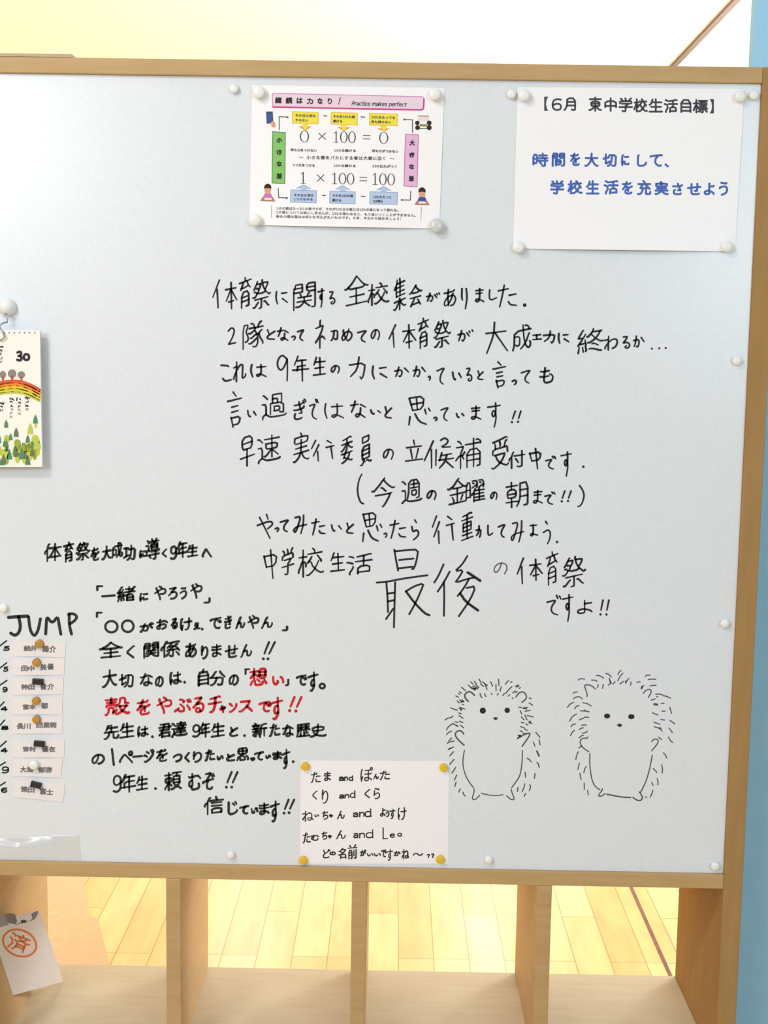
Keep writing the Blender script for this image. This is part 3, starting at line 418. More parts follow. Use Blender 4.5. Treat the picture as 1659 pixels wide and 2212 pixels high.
'関': [[13,22,38,22],[59,39,55,40,54,42,52,47],[51,22,76,22],[60,74,47,64,44,61],[32,38,34,43,34,48],[20,73,27,74,34,71,40,66,44,61],[43,48,44,61],[13,33,37,33,38,32,38,12,37,11,13,11,13,80],[76,33,51,33,51,11,75,11,76,12,76,74,75,77,74,78,66,78],[64,48,25,48],[23,59,41,59,44,61,46,59,65,59]],
'陽': [[12,80,12,12,27,11,29,13,28,17,23,30,23,33,27,40,29,45,30,53,27,58,26,59,20,60],[50,78,52,78,55,75,61,67,65,59,65,54],[42,22,73,22],[29,63,34,63,41,55,43,54],[46,43,43,54],[36,77,48,65,51,59,52,54],[73,22,73,33,42,33,43,11,72,11,73,11,73,22],[33,43,82,43],[43,54,76,54,76,66,74,77,72,79,66,79,61,76]],
'隊': [[62,53,57,55,51,60,40,66,37,67,32,66],[20,60,26,59,27,58,30,53,29,45,27,40,23,33,23,30,28,17,29,13,27,11,12,12,12,80],[39,9,44,9,50,15,50,22],[54,23,52,30],[67,41,69,38,77,32],[67,41,68,45,73,57,80,66,80,72],[75,7,70,9,65,16,63,22],[32,37,37,38,48,31,52,30],[34,22,51,22,54,23,63,22,81,22],[52,30,56,35,57,39,61,44,63,58,62,67,60,73,56,77,54,78,48,78,46,76],[67,41,55,42,44,49,39,52,36,51]],
'集': [[19,23,14,24,10,29,7,29],[4,75,11,77,18,75,35,65,37,64,39,60],[50,60,52,65,65,72,77,76,84,75],[72,37,20,37],[20,27,72,27],[44,53,44,80],[75,17,26,17,23,16],[20,47,78,47],[8,59,36,59,39,60,50,60,53,59,80,59],[45,7,48,13,47,19,47,47],[20,47,20,24,19,23,21,18,23,16,24,11,27,7]],
'頼': [[76,51,48,51],[48,38,76,38],[36,78,42,78,53,71,58,71],[66,71,70,71,80,79,83,79],[60,25,62,12],[60,25,75,25,76,26,76,64,48,63,48,26,49,25,60,25],[8,17,40,17],[24,47,11,47,11,31,38,30,38,47,24,47],[43,11,81,11],[24,80,24,56,23,54,24,44,24,7],[38,64,29,55,23,54,19,56,14,65,8,71,7,76]],
}
# crop name -> (x0, y0, zoom): writing is measured in enlarged views of the board
CROPS = {'A': (440, 560, 3.6065), 'B': (840, 560, 2.6758), 'C': (440, 740, 3.6065), 'D': (840, 740, 3.6065),
         'E': (740, 1000, 2.9625), 'F': (530, 1090, 4.1475), 'G': (900, 1090, 4.1475), 'H': (780, 1170, 2.9625),
         'I': (80, 1160, 4.1475), 'J': (190, 1300, 3.6065), 'K': (190, 1430, 3.0164), 'L': (190, 1600, 3.53),
         'M': (630, 1620, 4.6083), 'N': (0, 1280, 4.609), 'P': (1060, 160, 2.7696), 'Q': (500, 160, 3.318),
         'R': (930, 1420, 6.1444), 'S': (1200, 1420, 5.925)}
# each line: list of (crop, "char x0 y0 x1 y1;..."); '.' = pen dot at x0 y0
MAIN = [
 [('A', '亻 65 155 130 385;本 165 175 265 390;育 272 135 375 388;祭 375 155 525 390;に 555 245 660 355;関 695 170 875 405;す 885 225 945 380;る 975 245 1030 358;全 1095 125 1285 370;校 1275 180 1445 365;集 1475 145 1580 405'),
  ('B', '会 115 145 195 278;が 215 190 300 250;あ 315 170 390 275;り 415 165 458 292;ま 495 165 555 252;し 575 172 628 240;た 628 145 742 282;. 785 265 1.4')],
 [('A', '2 185 525 255 670;隊 300 475 470 710;と 485 545 560 630;な 570 530 665 640;っ 680 590 720 635;て 725 540 790 640;ネ 865 470 950 700;刀 985 545 1050 640;め 1070 535 1160 640;て 1195 545 1280 650;の 1295 540 1375 635;亻 1435 505 1500 695'),
  ('B', '本 75 375 160 520;育 165 335 235 520;祭 255 350 360 515;が 395 405 490 480;大 555 360 690 550;成 710 375 825 535;工 825 430 885 470;力 890 410 965 490;に 975 425 1045 490;終 1090 395 1245 550;わ 1245 440 1325 530;る 1350 440 1400 520;か 1410 440 1480 515;. 1520 517 .8;. 1563 515 .8;. 1600 513 .8')],
 [('C', 'こ 130 170 220 310;れ 225 145 335 310;は 360 165 495 275;9 565 85 660 305;年 690 100 825 305;生 850 110 955 260;の 985 170 1065 245;力 1130 105 1265 295;に 1305 180 1435 290'),
  ('D', 'か 40 185 160 275;か 185 180 290 275;っ 300 255 330 300;て 370 185 445 330;い 490 225 570 300;る 600 190 655 308;と 685 215 740 295;言 805 145 915 360;っ 955 285 1000 335;て 1025 205 1115 322;も 1170 190 1285 320')],
 [('C', '言 180 380 300 665;い 335 525 415 590;過 450 390 650 610;ぎ 695 435 800 605;で 815 435 900 605;は 935 470 1095 595;な 1140 450 1265 590;い 1295 520 1385 565;と 1405 495 1470 595'),
  ('D', '思 150 410 330 650;っ 345 575 380 615;て 400 495 475 615;い 520 545 590 590;ま 635 490 725 605;す 765 465 875 668;! 955 535 985 625;! 1003 535 1028 622')],
 [('C', '早 280 715 400 965;速 415 715 600 950;実 695 700 825 940;行 835 755 1020 930;委 1065 725 1165 950;員 1215 715 1310 965;の 1390 820 1485 915'),
  ('D', '立 125 755 270 930;候 270 735 510 985;補 515 740 720 990;受 795 725 940 990;付 930 835 1065 985;中 1090 820 1190 990;で 1215 880 1305 992;す 1335 845 1428 1046;. 1515 967 1.0')],
 [('E', '( 90 65 140 265;今 185 90 340 285;週 375 95 510 265;の 535 170 605 240;金 670 95 800 272;曜 785 100 915 255;の 940 180 995 240;朝 1040 115 1190 290;ま 1215 170 1285 265;で 1290 180 1365 270;! 1400 180 1422 250;! 1440 180 1462 248;) 1500 140 1550 285')],
 [('F', 'や 100 80 260 310;っ 260 200 305 250;て 305 125 400 250;み 420 90 555 270;た 590 120 720 280;い 765 175 865 250;と 900 160 975 265;思 1045 60 1230 340;っ 1235 245 1275 300;た 1290 135 1445 310;ら 1485 130 1565 325'),
  ('G', '行 135 95 345 355;重 395 65 510 330;力 525 185 585 300;し 630 180 690 285;て 725 165 805 300;み 835 140 970 345;よ 1010 175 1090 290;う 1130 145 1210 360;. 1258 335 1.0')],
 [('F', '中 160 400 290 670;学 320 380 440 635;校 470 385 705 655;生 760 425 895 605;活 905 435 1140 635'),
  ('H', '亻 995 100 1045 275;本 1075 110 1165 255;育 1180 60 1265 285;祭 1285 90 1440 295')],
 [('H', 'で 1185 340 1285 475;す 1285 335 1360 515;ょ 1380 370 1480 465;! 1530 375 1548 470;! 1568 375 1586 470')],
]
LEFT = [
 [('I', '体 60 50 225 230;育 235 40 335 235;祭 345 40 480 215;を 480 90 560 215;大 575 75 670 210;成 665 45 770 195;功 770 65 885 215;に 915 112 985 190;導 970 5 1105 205;く 1115 100 1170 185;9 1190 75 1255 205;年 1245 35 1355 190;生 1340 65 1445 185;へ 1475 100 1570 185')],
 [('I', '「 530 430 595 485;一 585 515 695 540;緒 715 435 885 590;に 915 495 1000 580;や 1045 435 1160 570;ろ 1170 445 1260 565;う 1275 445 1345 560;や 1370 410 1485 555;」 1490 540 1555 600')],
 [('J', '「 60 75 115 125;○ 135 150 230 238;○ 265 145 355 235;が 400 155 515 240;お 530 130 625 220;る 645 125 700 215;け 715 120 815 230;ぇ 820 160 880 220;. 890 213 .9;で 945 115 1045 215;き 1060 105 1125 215;ん 1145 115 1230 215;や 1240 100 1335 215;ん 1345 115 1445 215;」 1510 185 1560 230')],
 [('J', '全 85 310 270 445;く 300 335 370 440;関 430 310 555 445;係 565 300 720 440;あ 755 320 850 435;り 880 340 940 450;ま 960 325 1045 435;せ 1065 330 1175 440;ん 1185 330 1280 440;! 1360 315 1410 450;! 1395 315 1455 450')],
 [('K', '大 90 45 190 170;切 200 75 300 170;な 335 70 425 160;の 435 90 495 165;は 530 60 610 155;. 630 132 .9;自 715 40 790 160;分 790 55 900 160;の 915 80 985 155;「 1020 40 1060 85;」 1280 110 1312 160;で 1355 80 1430 155;す 1430 60 1505 195;○ 1510 142 1543 172')],
 [('K', '先 100 405 205 510;生 205 395 305 500;は 320 415 395 495;. 420 487 .9;君 455 395 545 495;達 540 385 650 495;9 680 405 735 495;年 725 390 800 495;生 800 395 895 495;と 920 420 980 490;. 1020 480 .9;新 1065 395 1170 495;た 1180 400 1255 490;な 1265 405 1345 490;歴 1355 395 1450 495;史 1445 400 1555 495')],
 [('L', 'の 25 100 130 185;| 183 65 197 185;ペ 235 75 345 175;ー 345 110 410 130;ジ 420 60 510 170;を 520 60 610 165;つ 645 95 720 165;く 735 85 780 165;り 800 80 870 170;た 890 65 970 160;い 980 110 1035 150;と 1055 95 1125 160;思 1130 45 1230 160;っ 1235 125 1275 155;て 1265 80 1345 155;い 1350 105 1400 140;ま 1405 75 1480 150;す 1475 60 1545 220;. 1565 160 .9')],
 [('L', '9 190 260 260 400;年 245 250 370 400;生 365 265 460 385;. 515 365 .9;頼 580 230 720 385;む 760 245 865 380;ぞ 870 240 970 380;! 1050 240 1095 360;! 1090 240 1140 360')],
 [('L', '信 885 420 1040 570;じ 1065 460 1145 570;て 1150 490 1230 565;い 1240 510 1300 560;ま 1300 470 1385 570;す 1385 455 1465 625;! 1490 450 1530 558;! 1528 450 1572 555')],
]
RED = [
 [('K', '想 1050 35 1170 160;い 1200 90 1280 155')],
 [('K', '殻 105 225 275 355;を 315 240 410 350;や 445 225 550 340;ぶ 560 235 675 330;る 680 225 760 335;チ 780 215 875 335;ャ 855 280 900 335;ン 915 265 975 335;ス 980 245 1075 330;で 1110 250 1195 330;す 1185 225 1275 380;! 1310 230 1345 322;! 1350 230 1390 325')],
]
NOTE = [('M', 'た 190 215 290 330;ま 320 215 390 310;a 470 265 520 310;n 520 265 560 310;d 565 250 615 310;ぽ 685 170 810 320;ん 810 235 870 295;た 875 205 980 300;'
 'く 205 405 260 495;り 300 395 365 535;a 472 440 525 485;n 525 440 575 485;d 580 400 635 480;く 725 390 785 480;ら 815 380 880 490;'
 'ね 105 605 220 715;い 225 640 275 670;ち 300 605 365 695;ゃ 370 640 415 675;ん 450 605 530 690;a 610 620 665 670;n 670 615 725 670;d 725 580 795 670;よ 880 575 935 665;う 935 600 975 670;す 975 585 1035 690;け 1055 570 1145 700;'
 'た 110 820 190 930;む 190 840 275 905;ち 295 810 355 895;ゃ 360 845 400 885;ん 440 800 540 890;a 615 825 665 880;n 670 825 730 880;d 735 790 815 880;L 905 770 960 890;e 975 830 1030 875;o 1050 825 1100 865;'
 'ど 310 985 385 1080;の 375 1010 440 1050;名 460 975 545 1085;前 555 940 655 1090;が 680 990 745 1060;い 750 1025 815 1060;い 820 1025 890 1060;で 890 990 945 1070;す 945 985 1010 1105;か 1015 1005 1085 1060;ね 1095 985 1170 1090;〜 1205 1025 1310 1055;? 1345 1035 1380 1075;? 1390 1030 1420 1075')]
PLATES = ['細 235 525 305 585;井 305 525 370 585;陽 425 530 490 595;介 490 530 560 600',
 '田 210 725 280 785;中 280 725 345 785;美 400 710 465 775;優 470 705 535 770',
 '神 210 910 280 970;田 280 910 345 970;俊 400 905 465 970;介 470 905 540 970',
 '宮 225 1110 290 1165;本 290 1110 355 1165;都 410 1095 478 1160',
 '長 165 1300 235 1360;川 235 1300 305 1360;日 360 1290 425 1350;菜 430 1290 495 1350;莉 495 1290 565 1350',
 '吉 225 1530 290 1585;村 290 1530 360 1585;優 415 1525 485 1590;衣 485 1530 550 1590',
 '大 200 1730 265 1790;島 265 1730 335 1790;郁 380 1735 450 1795;弥 450 1735 520 1795',
 '深 205 1930 275 1990;田 275 1930 345 1995;富 395 1945 460 2010;士 460 1955 530 2015']
HEAD = [('P', '【 320 135 345 220;6 365 145 425 220;月 435 140 510 220;東 585 135 665 225;中 680 140 755 225;学 765 140 850 228;校 855 145 940 230;生 945 145 1030 230;活 1035 150 1120 232;目 1135 150 1200 232;標 1210 150 1300 235;】 1310 150 1335 235')]
BLUE = [('P', '時 250 470 345 555;間 365 470 445 555;を 475 470 535 550;大 560 470 645 555;切 670 475 755 555;に 780 480 830 550;し 875 480 935 555;て 950 480 1030 555;、 1040 535 1065 558;'
 '学 355 635 440 720;校 460 635 550 720;生 570 635 650 720;活 675 635 765 720;を 785 640 850 720;充 875 635 960 725;実 980 640 1065 725;さ 1085 650 1150 725;せ 1175 650 1260 725;よ 1275 650 1340 725;う 1365 645 1420 728')]
TITLE = [('Q', '継 312 165 360 210;続 388 165 436 212;は 467 168 510 212;力 540 170 585 215;な 615 172 655 215;り 690 172 720 215;! 768 172 780 215')]
SIDEL = [('Q', '小 322 455 362 492;さ 322 540 362 577;な 322 625 362 662;差 322 710 362 750')]
SIDER = [('Q', '大 1276 473 1314 511;き 1274 560 1312 598;な 1272 645 1310 683;差 1270 728 1308 768')]
# small print: text, x0, y0, x1, y1 (left/middle of first and last character), height
SMALL = [('その日に何も', 456, 296, 606, 301, 22), ('やらない', 456, 330, 552, 333, 22),
 ('それを100日間', 728, 303, 885, 308, 22), ('続ける', 728, 337, 796, 339, 22),
 ('100日たっても', 1004, 309, 1176, 314, 22), ('何も残らない', 1000, 342, 1146, 346, 22),
 ('何も力をつけない', 422, 543, 612, 549, 22), ('100日続ける', 735, 547, 895, 550, 22), ('何も力がつかない', 1006, 550, 1198, 556, 22),
 ('〜', 482, 597, 516, 597, 30), ('小さな差をバカにする者は大差に泣く', 536, 598, 1112, 605, 30), ('〜', 1135, 606, 1168, 606, 30),
 ('1つ力をつける', 440, 652, 600, 655, 22), ('100日続ける', 733, 656, 893, 659, 22), ('100日力がつく', 1010, 660, 1192, 663, 22),
 ('その日に何か', 446, 867, 592, 870, 22), ('1つでもやる', 446, 897, 586, 899, 22),
 ('それを100日間', 724, 870, 872, 874, 22), ('続ける', 722, 904, 790, 906, 22),
 ('100日たつと', 1015, 880, 1150, 884, 22), ('力が残る', 1012, 911, 1086, 913, 22),
 ('1日の差はたった1の差ですが、それが100日の後には100の差になって表れる。', 322, 962, 1210, 976, 23),
 ('1の差については気にしませんが、100の差になると、もう追いつくことができません。', 320, 990, 1335, 1014, 23),
 ('毎日の積み重ねは何にも代えがたいものです。さあ、今日から始めましょう!', 318, 1020, 1222, 1038, 23)]

# the main writer's own way of writing some characters, 0..100 in the character's box
HAND = {
 'に': '10 3 4 55 18 100/52 16 94 10/58 58 100 88', 'て': '0 22 98 0 55 36 34 68 44 90 76 100', 'で': '0 34 66 22 36 50 26 74 40 92 74 100/66 0 75 15/86 3 97 18',
 'い': '0 0 8 66 28 100 34 84/74 12 100 62', 'か': '0 38 50 24 54 60 40 96 28 84/28 0 20 50 6 90/72 10 100 46', 'が': '0 40 40 26 46 60 34 98 24 86/24 4 16 52 4 92/58 22 74 50/76 8 82 20/92 0 98 12',
 'る': '14 6 70 0 34 38 10 60 60 48 96 66 86 94 44 100 30 86 56 80', 'と': '12 0 34 52/100 12 40 48 6 76 20 96 96 100', 'ま': '10 16 90 10/14 38 86 32/52 0 52 80 30 100 4 92 16 78 52 80 100 98',
 'す': '0 16 100 8/62 0 64 40 46 60 30 46 44 30 62 38 66 66 50 100', 'な': '0 26 52 18/30 0 20 36 4 68/66 20 100 36/68 42 66 80 46 100 30 88 46 76 66 80 98 100',
 'は': '8 0 2 52 14 100/40 22 96 16/68 2 70 76 50 98 38 86 54 76 72 80 100 98', 'た': '0 26 56 16/32 0 20 56 6 100/60 46 98 40/56 76 66 90 100 92', 'し': '10 0 4 68 18 98 56 94 100 74',
 'っ': '0 30 60 4 100 30 86 76 48 100', 'の': '56 14 46 56 22 92 2 76 10 36 50 4 90 16 100 56 80 100', '9': '86 18 46 0 6 24 14 54 48 62 84 28 88 12 90 60 88 100',
 '言': '40 0 62 12/0 27 100 17/30 43 76 38/32 58 78 53/26 72 40 100/26 74 92 68 82 90 38 94', '思': '4 8 20 50/4 8 70 0 65 44 20 50/36 5 40 48/12 29 68 22/8 72 3 100/30 62 48 88 82 98/74 46 80 62/92 42 100 52',
 '生': '24 0 4 42/18 26 96 20/16 62 86 55/4 100 100 92/52 4 56 95', '年': '30 0 8 36/26 18 82 15/30 42 80 37/28 42 25 60/0 58 100 52/58 16 60 100', '力': '0 36 92 26 86 70 72 100 62 88/56 0 46 55 6 86',
 'こ': '0 6 66 8 76 14/14 84 40 100 100 90', '2': '4 22 46 0 92 14 60 62 10 100/10 98 100 92', '中': '4 22 22 62/4 24 98 14 88 54 24 60/52 0 70 100', 'み': '14 12 56 4 34 60 14 96 0 80 22 62 96 50/78 0 76 50 58 100',
 'よ': '4 6 88 2/40 2 42 84 22 100 2 90 20 76 44 82 100 92', 'う': '36 0 56 10/6 48 70 34 100 50 88 78 56 100', 'ら': '46 0 66 14/10 34 22 62 70 48 100 64 80 84 28 100', 'り': '6 0 0 42 14 56/84 0 100 46 70 100',
 '日': '0 4 14 100/0 6 100 0 88 96/20 50 84 44/14 96 90 92', '大': '0 36 92 28/40 0 36 40 4 100/42 34 100 92', '本': '0 28 92 20/46 0 50 100/46 26 4 72/50 28 100 66/28 76 72 70',
 '行': '20 2 2 42/33 23 8 77/28 56 31 100/71 4 90 15/66 36 100 28/88 34 95 88',
 '候': '30 12 0 76/24 38 25 100/40 40 39 92/56 8 70 0 82 8 78 20 56 32 90 30/60 50 52 76/60 58 94 52/50 74 100 67/77 56 70 80 52 100/74 76 100 98',
 '亻': '74 0 0 62/48 34 58 100', 'や': '0 46 78 26 98 40 62 60/56 0 64 20/14 12 78 100', '立': '46 0 52 22/6 34 92 26/28 42 38 84/74 38 60 84/0 96 100 86',
}
RNG = random.Random(7)

def glyph(ch):
    """pen strokes of a character, 0..1 in its square, y downwards"""
    return [[(s[j] / 89, s[j + 1] / 89) for j in range(0, len(s), 2)] for s in G[ch]]

def smooth(p, it=1, closed=False):
    for _ in range(it):
        if len(p) < 3:
            return p
        q = [] if closed else [p[0]]
        n = len(p)
        for i in range(n if closed else n - 1):
            a, b = p[i], p[(i + 1) % n]
            q.append((a[0] * .75 + b[0] * .25, a[1] * .75 + b[1] * .25))
            q.append((a[0] * .25 + b[0] * .75, a[1] * .25 + b[1] * .75))
        if not closed:
            q.append(p[-1])
        p = q
    return p

class Ink:
    """ink on a surface: strokes and filled shapes given in photo pixels, laid on surf(px, py, lift)"""
    def __init__(self, surf):
        self.surf, self.v, self.f, self.i, self.m = surf, [], [], [], []
    def _mat(self, m):
        if m not in self.m:
            self.m.append(m)
        return self.m.index(m)
    def strip(self, L, R, m, lift):
        k = self._mat(m)
        o = len(self.v)
        for a, b in zip(L, R):
            self.v.append(self.surf(a[0], a[1], lift))
            self.v.append(self.surf(b[0], b[1], lift))
        for j in range(len(L) - 1):
            self.f.append((o + 2 * j, o + 2 * j + 1, o + 2 * j + 3, o + 2 * j + 2))
            self.i.append(k)
    def fan(self, pts, m, lift):
        o = len(self.v)
        for p in pts:
            self.v.append(self.surf(p[0], p[1], lift))
        self.f.append(tuple(range(o, o + len(pts))))
        self.i.append(self._mat(m))
    poly = fan
    def disc(self, x, y, rx, m, lift=1, ry=None, n=20):
        ry = ry or rx
        self.fan([(x + rx * math.cos(2 * math.pi * k / n), y + ry * math.sin(2 * math.pi * k / n)) for k in range(n)], m, lift)
    def rect(self, a, b, c, d, m, lift=1, n=8):
        """quad a b c d (top left, top right, bottom right, bottom left) cut into strips so that it follows a bend"""
        T = [(a[0] + (b[0] - a[0]) * k / n, a[1] + (b[1] - a[1]) * k / n) for k in range(n + 1)]
        B = [(d[0] + (c[0] - d[0]) * k / n, d[1] + (c[1] - d[1]) * k / n) for k in range(n + 1)]
        self.strip(B, T, m, lift)
    def stroke(self, p, w, m, lift=1, closed=False, taper=0.0):
        q = [p[0]]
        for a in p[1:]:
            if math.hypot(a[0] - q[-1][0], a[1] - q[-1][1]) > 0.05:
                q.append(a)
        if len(q) < 2:
            self.disc(q[0][0], q[0][1], w / 2 * 1.1, m, lift, n=12)
            return
        p, n = q, len(q)
        L, R = [], []
        for i in range(n):
            if closed:
                a, b = p[i - 1], p[(i + 1) % n]
                pa, pb = p[i - 1], p[(i + 1) % n]
            else:
                pa, pb = p[max(i - 1, 0)], p[min(i + 1, n - 1)]
            d1 = (p[i][0] - pa[0], p[i][1] - pa[1])
            d2 = (pb[0] - p[i][0], pb[1] - p[i][1])
            l1, l2 = math.hypot(*d1) or 1, math.hypot(*d2) or 1
            u1 = (d1[0] / l1, d1[1] / l1) if l1 and d1 != (0, 0) else (d2[0] / l2, d2[1] / l2)
            u2 = (d2[0] / l2, d2[1] / l2) if d2 != (0, 0) else u1
            t = (u1[0] + u2[0], u1[1] + u2[1])
            lt = math.hypot(*t)
            if lt < 0.3:
                t, lt = u1, 1.0
            nx, ny = -t[1] / lt, t[0] / lt
            c = max(0.55, abs(nx * -u1[1] + ny * u1[0]))
            hw = w / 2 / c
            if taper and not closed:
                s = i / (n - 1)
                hw *= 1.0 - taper * max(0.0, (s - 0.45) / 0.55)
            L.append((p[i][0] + nx * hw, p[i][1] + ny * hw))
            R.append((p[i][0] - nx * hw, p[i][1] - ny * hw))
        if closed:
            L.append(L[0])
            R.append(R[0])
        self.strip(R, L, m, lift)
        if not closed:
            for e, o in ((0, 1), (n - 1, n - 2)):
                dx, dy = p[e][0] - p[o][0], p[e][1] - p[o][1]
                a0 = math.atan2(dy, dx)
                r = w / 2 * (1.0 if e == 0 else 1.0 - taper)
                self.fan([(p[e][0] + r * math.cos(a0 + a), p[e][1] + r * math.sin(a0 + a)) for a in [math.pi * (j / 6 - .5) for j in range(7)]], m, lift)
    def char(self, ch, x0, y0, x1, y1, w, m, lift=1, shear=0.0, jit=0.0, taper=0.0, em=None, hand=False):
        if ch == '○':
            n = 22
            self.stroke([((x0 + x1) / 2 + (x1 - x0) / 2 * math.cos(6.2832 * k / n), (y0 + y1) / 2 + (y1 - y0) / 2 * math.sin(6.2832 * k / n)) for k in range(n)], w, m, lift, closed=True)
            return
        if ch == '!':
            self.stroke([(x1, y0), (x1 + (x0 - x1) * .72, y0 + (y1 - y0) * .66)], w, m, lift, taper=.2)
            self.disc(x0 + (x1 - x0) * .12, y1 - w * .3, w * .62, m, lift)
            return
        if ch == '|':
            self.stroke([(x0, y0), (x1, y1)], w, m, lift)
            return
        if ch in '【】':
            xa, xb = (x0, x1) if ch == '【' else (x1, x0)
            xm, ym = xa + (xb - xa) * .42, (y0 + y1) / 2
            q = [(xa, y0), (xb, y0), (xm + (xb - xm) * .3, y0 + (y1 - y0) * .2), (xm, ym), (xm + (xb - xm) * .3, y1 - (y1 - y0) * .2), (xb, y1), (xa, y1)]
            self.fan(q, m, lift)
            return
        if ch in '一ー':
            ym = (y0 + y1) / 2
            self.stroke([(x0, ym + (y1 - y0) * .15), (x1, ym - (y1 - y0) * .15)], w, m, lift)
            return
        if hand and ch in HAND:
            st = [[float(a) for a in s.split()] for s in HAND[ch].split('/')]
            st = [[(s[j], s[j + 1]) for j in range(0, len(s), 2)] for s in st]
        else:
            st = [[(x, y - shear * x) for x, y in s] for s in glyph(ch)]
        if em:
            bx, by, bw, bh = 0.0, 0.0, 1.0, 1.0
        else:
            xs = [p[0] for s in st for p in s]
            ys = [p[1] for s in st for p in s]
            bx, by = min(xs), min(ys)
            bw, bh = max(max(xs) - bx, .02), max(max(ys) - by, .02)
            x0, y0, x1, y1 = x0 + w * .45, y0 + w * .45, x1 - w * .45, y1 - w * .45
        for s in st:
            jx, jy = RNG.gauss(0, jit), RNG.gauss(0, jit)
            q = [(x0 + (x - bx) / bw * (x1 - x0) + jx + RNG.gauss(0, jit * .5), y0 + (y - by) / bh * (y1 - y0) + jy + RNG.gauss(0, jit * .5)) for x, y in s]
            self.stroke(smooth(q, 2 if hand and ch in HAND and ord(ch) < 0x4e00 else 1), w * (1 + (RNG.uniform(-.12, .12) if jit else 0)), m, lift, taper=taper)
    def write(self, runs, w, m, lift=1, shear=0.0, jit=0.0, taper=0.0, hand=False):
        """runs of (view name, 'char x0 y0 x1 y1;...')"""
        for crop, txt in runs:
            cx, cy, z = CROPS[crop]
            for e in txt.split(';'):
                e = e.split()
                n = [float(a) for a in e[1:]]
                if e[0] == '.':
                    self.disc(cx + n[0] / z, cy + n[1] / z, w * .68 * n[2], m, lift)
                else:
                    self.char(e[0], cx + n[0] / z, cy + n[1] / z, cx + n[2] / z, cy + n[3] / z, w, m, lift, shear, jit, taper, hand=hand)
    def small(self, txt, x0, y0, x1, y1, h, w, m, lift, crop):
        cx, cy, z = CROPS[crop]
        adv = [0.62 if ord(c) < 128 else 1.0 for c in txt]
        tot = sum(adv)
        s = 0.0
        for c, a in zip(txt, adv):
            u = s / tot
            X = x0 + (x1 - x0) * u
            wd = (x1 - x0) / tot
            Y = y0 + (y1 - y0) * u
            if c not in ' !':
                g0 = X - (0.0 if a == 1.0 else wd * .02)
                self.char(c, cx + g0 / z, cy + (Y - h / 2) / z, cx + (g0 + wd) / z, cy + (Y + h / 2) / z, w / z, m, lift, em=True)
            elif c == '!':
                self.char(c, cx + (X + wd * .2) / z, cy + (Y - h * .4) / z, cx + (X + wd * .3) / z, cy + (Y + h * .4) / z, w / z, m, lift)
            s += a
    def trace(self, crop, strokes, w, m, lift=1, taper=0.0, it=2):
        cx, cy, z = CROPS[crop]
        for s in strokes:
            n = [float(a) for a in s.replace(',', ' ').split()]
            p = [(cx + n[j] / z, cy + n[j + 1] / z) for j in range(0, len(n) - 1, 2)]
            self.stroke(smooth(p, it), n[-1] / z if len(n) % 2 else w, m, lift, taper=taper)
    def build(self, name, parent):
        return link_mesh(name, self.v, self.f, self.m, parent, self.i)

# ------------------------------------------------------------------ materials
M_wood = speckle('light_wood', srgb(188, 152, 104), srgb(197, 163, 116), 9.0, 0.5, 0.35, (1, 1, 9), 6)
M_rail = speckle('light_wood_rail', srgb(188, 154, 104), srgb(197, 164, 116), 9.0, 0.5, 0.35, (1, 9, 9), 6)
M_edge = speckle('darker_wood_edge', srgb(166, 130, 82), srgb(174, 138, 90), 9.0, 0.75, 0.08, (9, 9, 1), 6)
M_shelf = speckle('pale_laminate', srgb(206, 192, 162), srgb(214, 201, 173), 14.0, 0.55, 0.3, (1, 6, 6), 4)
M_board = speckle('white_board_film', srgb(226, 231, 237), srgb(230, 235, 241), 260.0, 0.27, 0.5, (1, 1, 1), 2, bump=0.02)
M_paper = mat('white_paper', srgb(250, 246, 250), 0.75, 0.3)
M_lam = mat('laminated_paper', srgb(252, 250, 254), 0.4, 0.5)
M_card = mat('card_stock', srgb(240, 234, 234), 0.8, 0.2)
M_ink = mat('black_marker', (0.022, 0.022, 0.022), 0.55, 0.25)
M_ink2 = mat('soft_black_marker', (0.035, 0.034, 0.03), 0.6, 0.2)
M_thin = mat('worn_marker', (0.12, 0.12, 0.12), 0.6, 0.2)
M_red = mat('red_marker', srgb(205, 42, 48), 0.6, 0.25)
M_print = mat('grey_print', (0.10, 0.095, 0.11), 0.7, 0.2)
M_fine = mat('fine_print', (0.22, 0.21, 0.23), 0.7, 0.2)
M_blackp = mat('black_print', (0.05, 0.04, 0.05), 0.7, 0.2)
M_headp = mat('heading_print', (0.07, 0.075, 0.09), 0.7, 0.2)
M_bluep = mat('blue_print', srgb(74, 106, 190), 0.6, 0.3)
M_white = mat('white_plastic', (0.90, 0.90, 0.89), 0.3, 0.5)
M_milky = mat('milky_plastic', (0.66, 0.68, 0.68), 0.2, 0.5)
M_yellow = mat('yellow_plastic', srgb(238, 190, 30), 0.35, 0.5)
M_gold = mat('gold_plastic', srgb(190, 140, 58), 0.4, 0.5)
M_blackm = mat('black_rubber', (0.02, 0.02, 0.02), 0.5, 0.4)
M_steel = mat('steel_wire', (0.45, 0.47, 0.5), 0.35, 0.5, Metallic=0.9)
M_blue = speckle('blue_wall_paint', srgb(170, 220, 252), srgb(173, 223, 254), 30.0, 0.85, 0.1)
M_cream = speckle('cream_wall_paint', srgb(246, 216, 168), srgb(248, 220, 174), 20.0, 0.7, 0.2)
M_ceil = mat('ceiling_paint', (0.90, 0.92, 0.94), 0.9, 0.1)
M_trim = mat('brown_ceiling_trim', srgb(128, 116, 112), 0.8, 0.05)
M_joint = speckle('floor_joint_strip', srgb(150, 100, 84), srgb(120, 76, 66), 60.0, 0.6, 0.2)

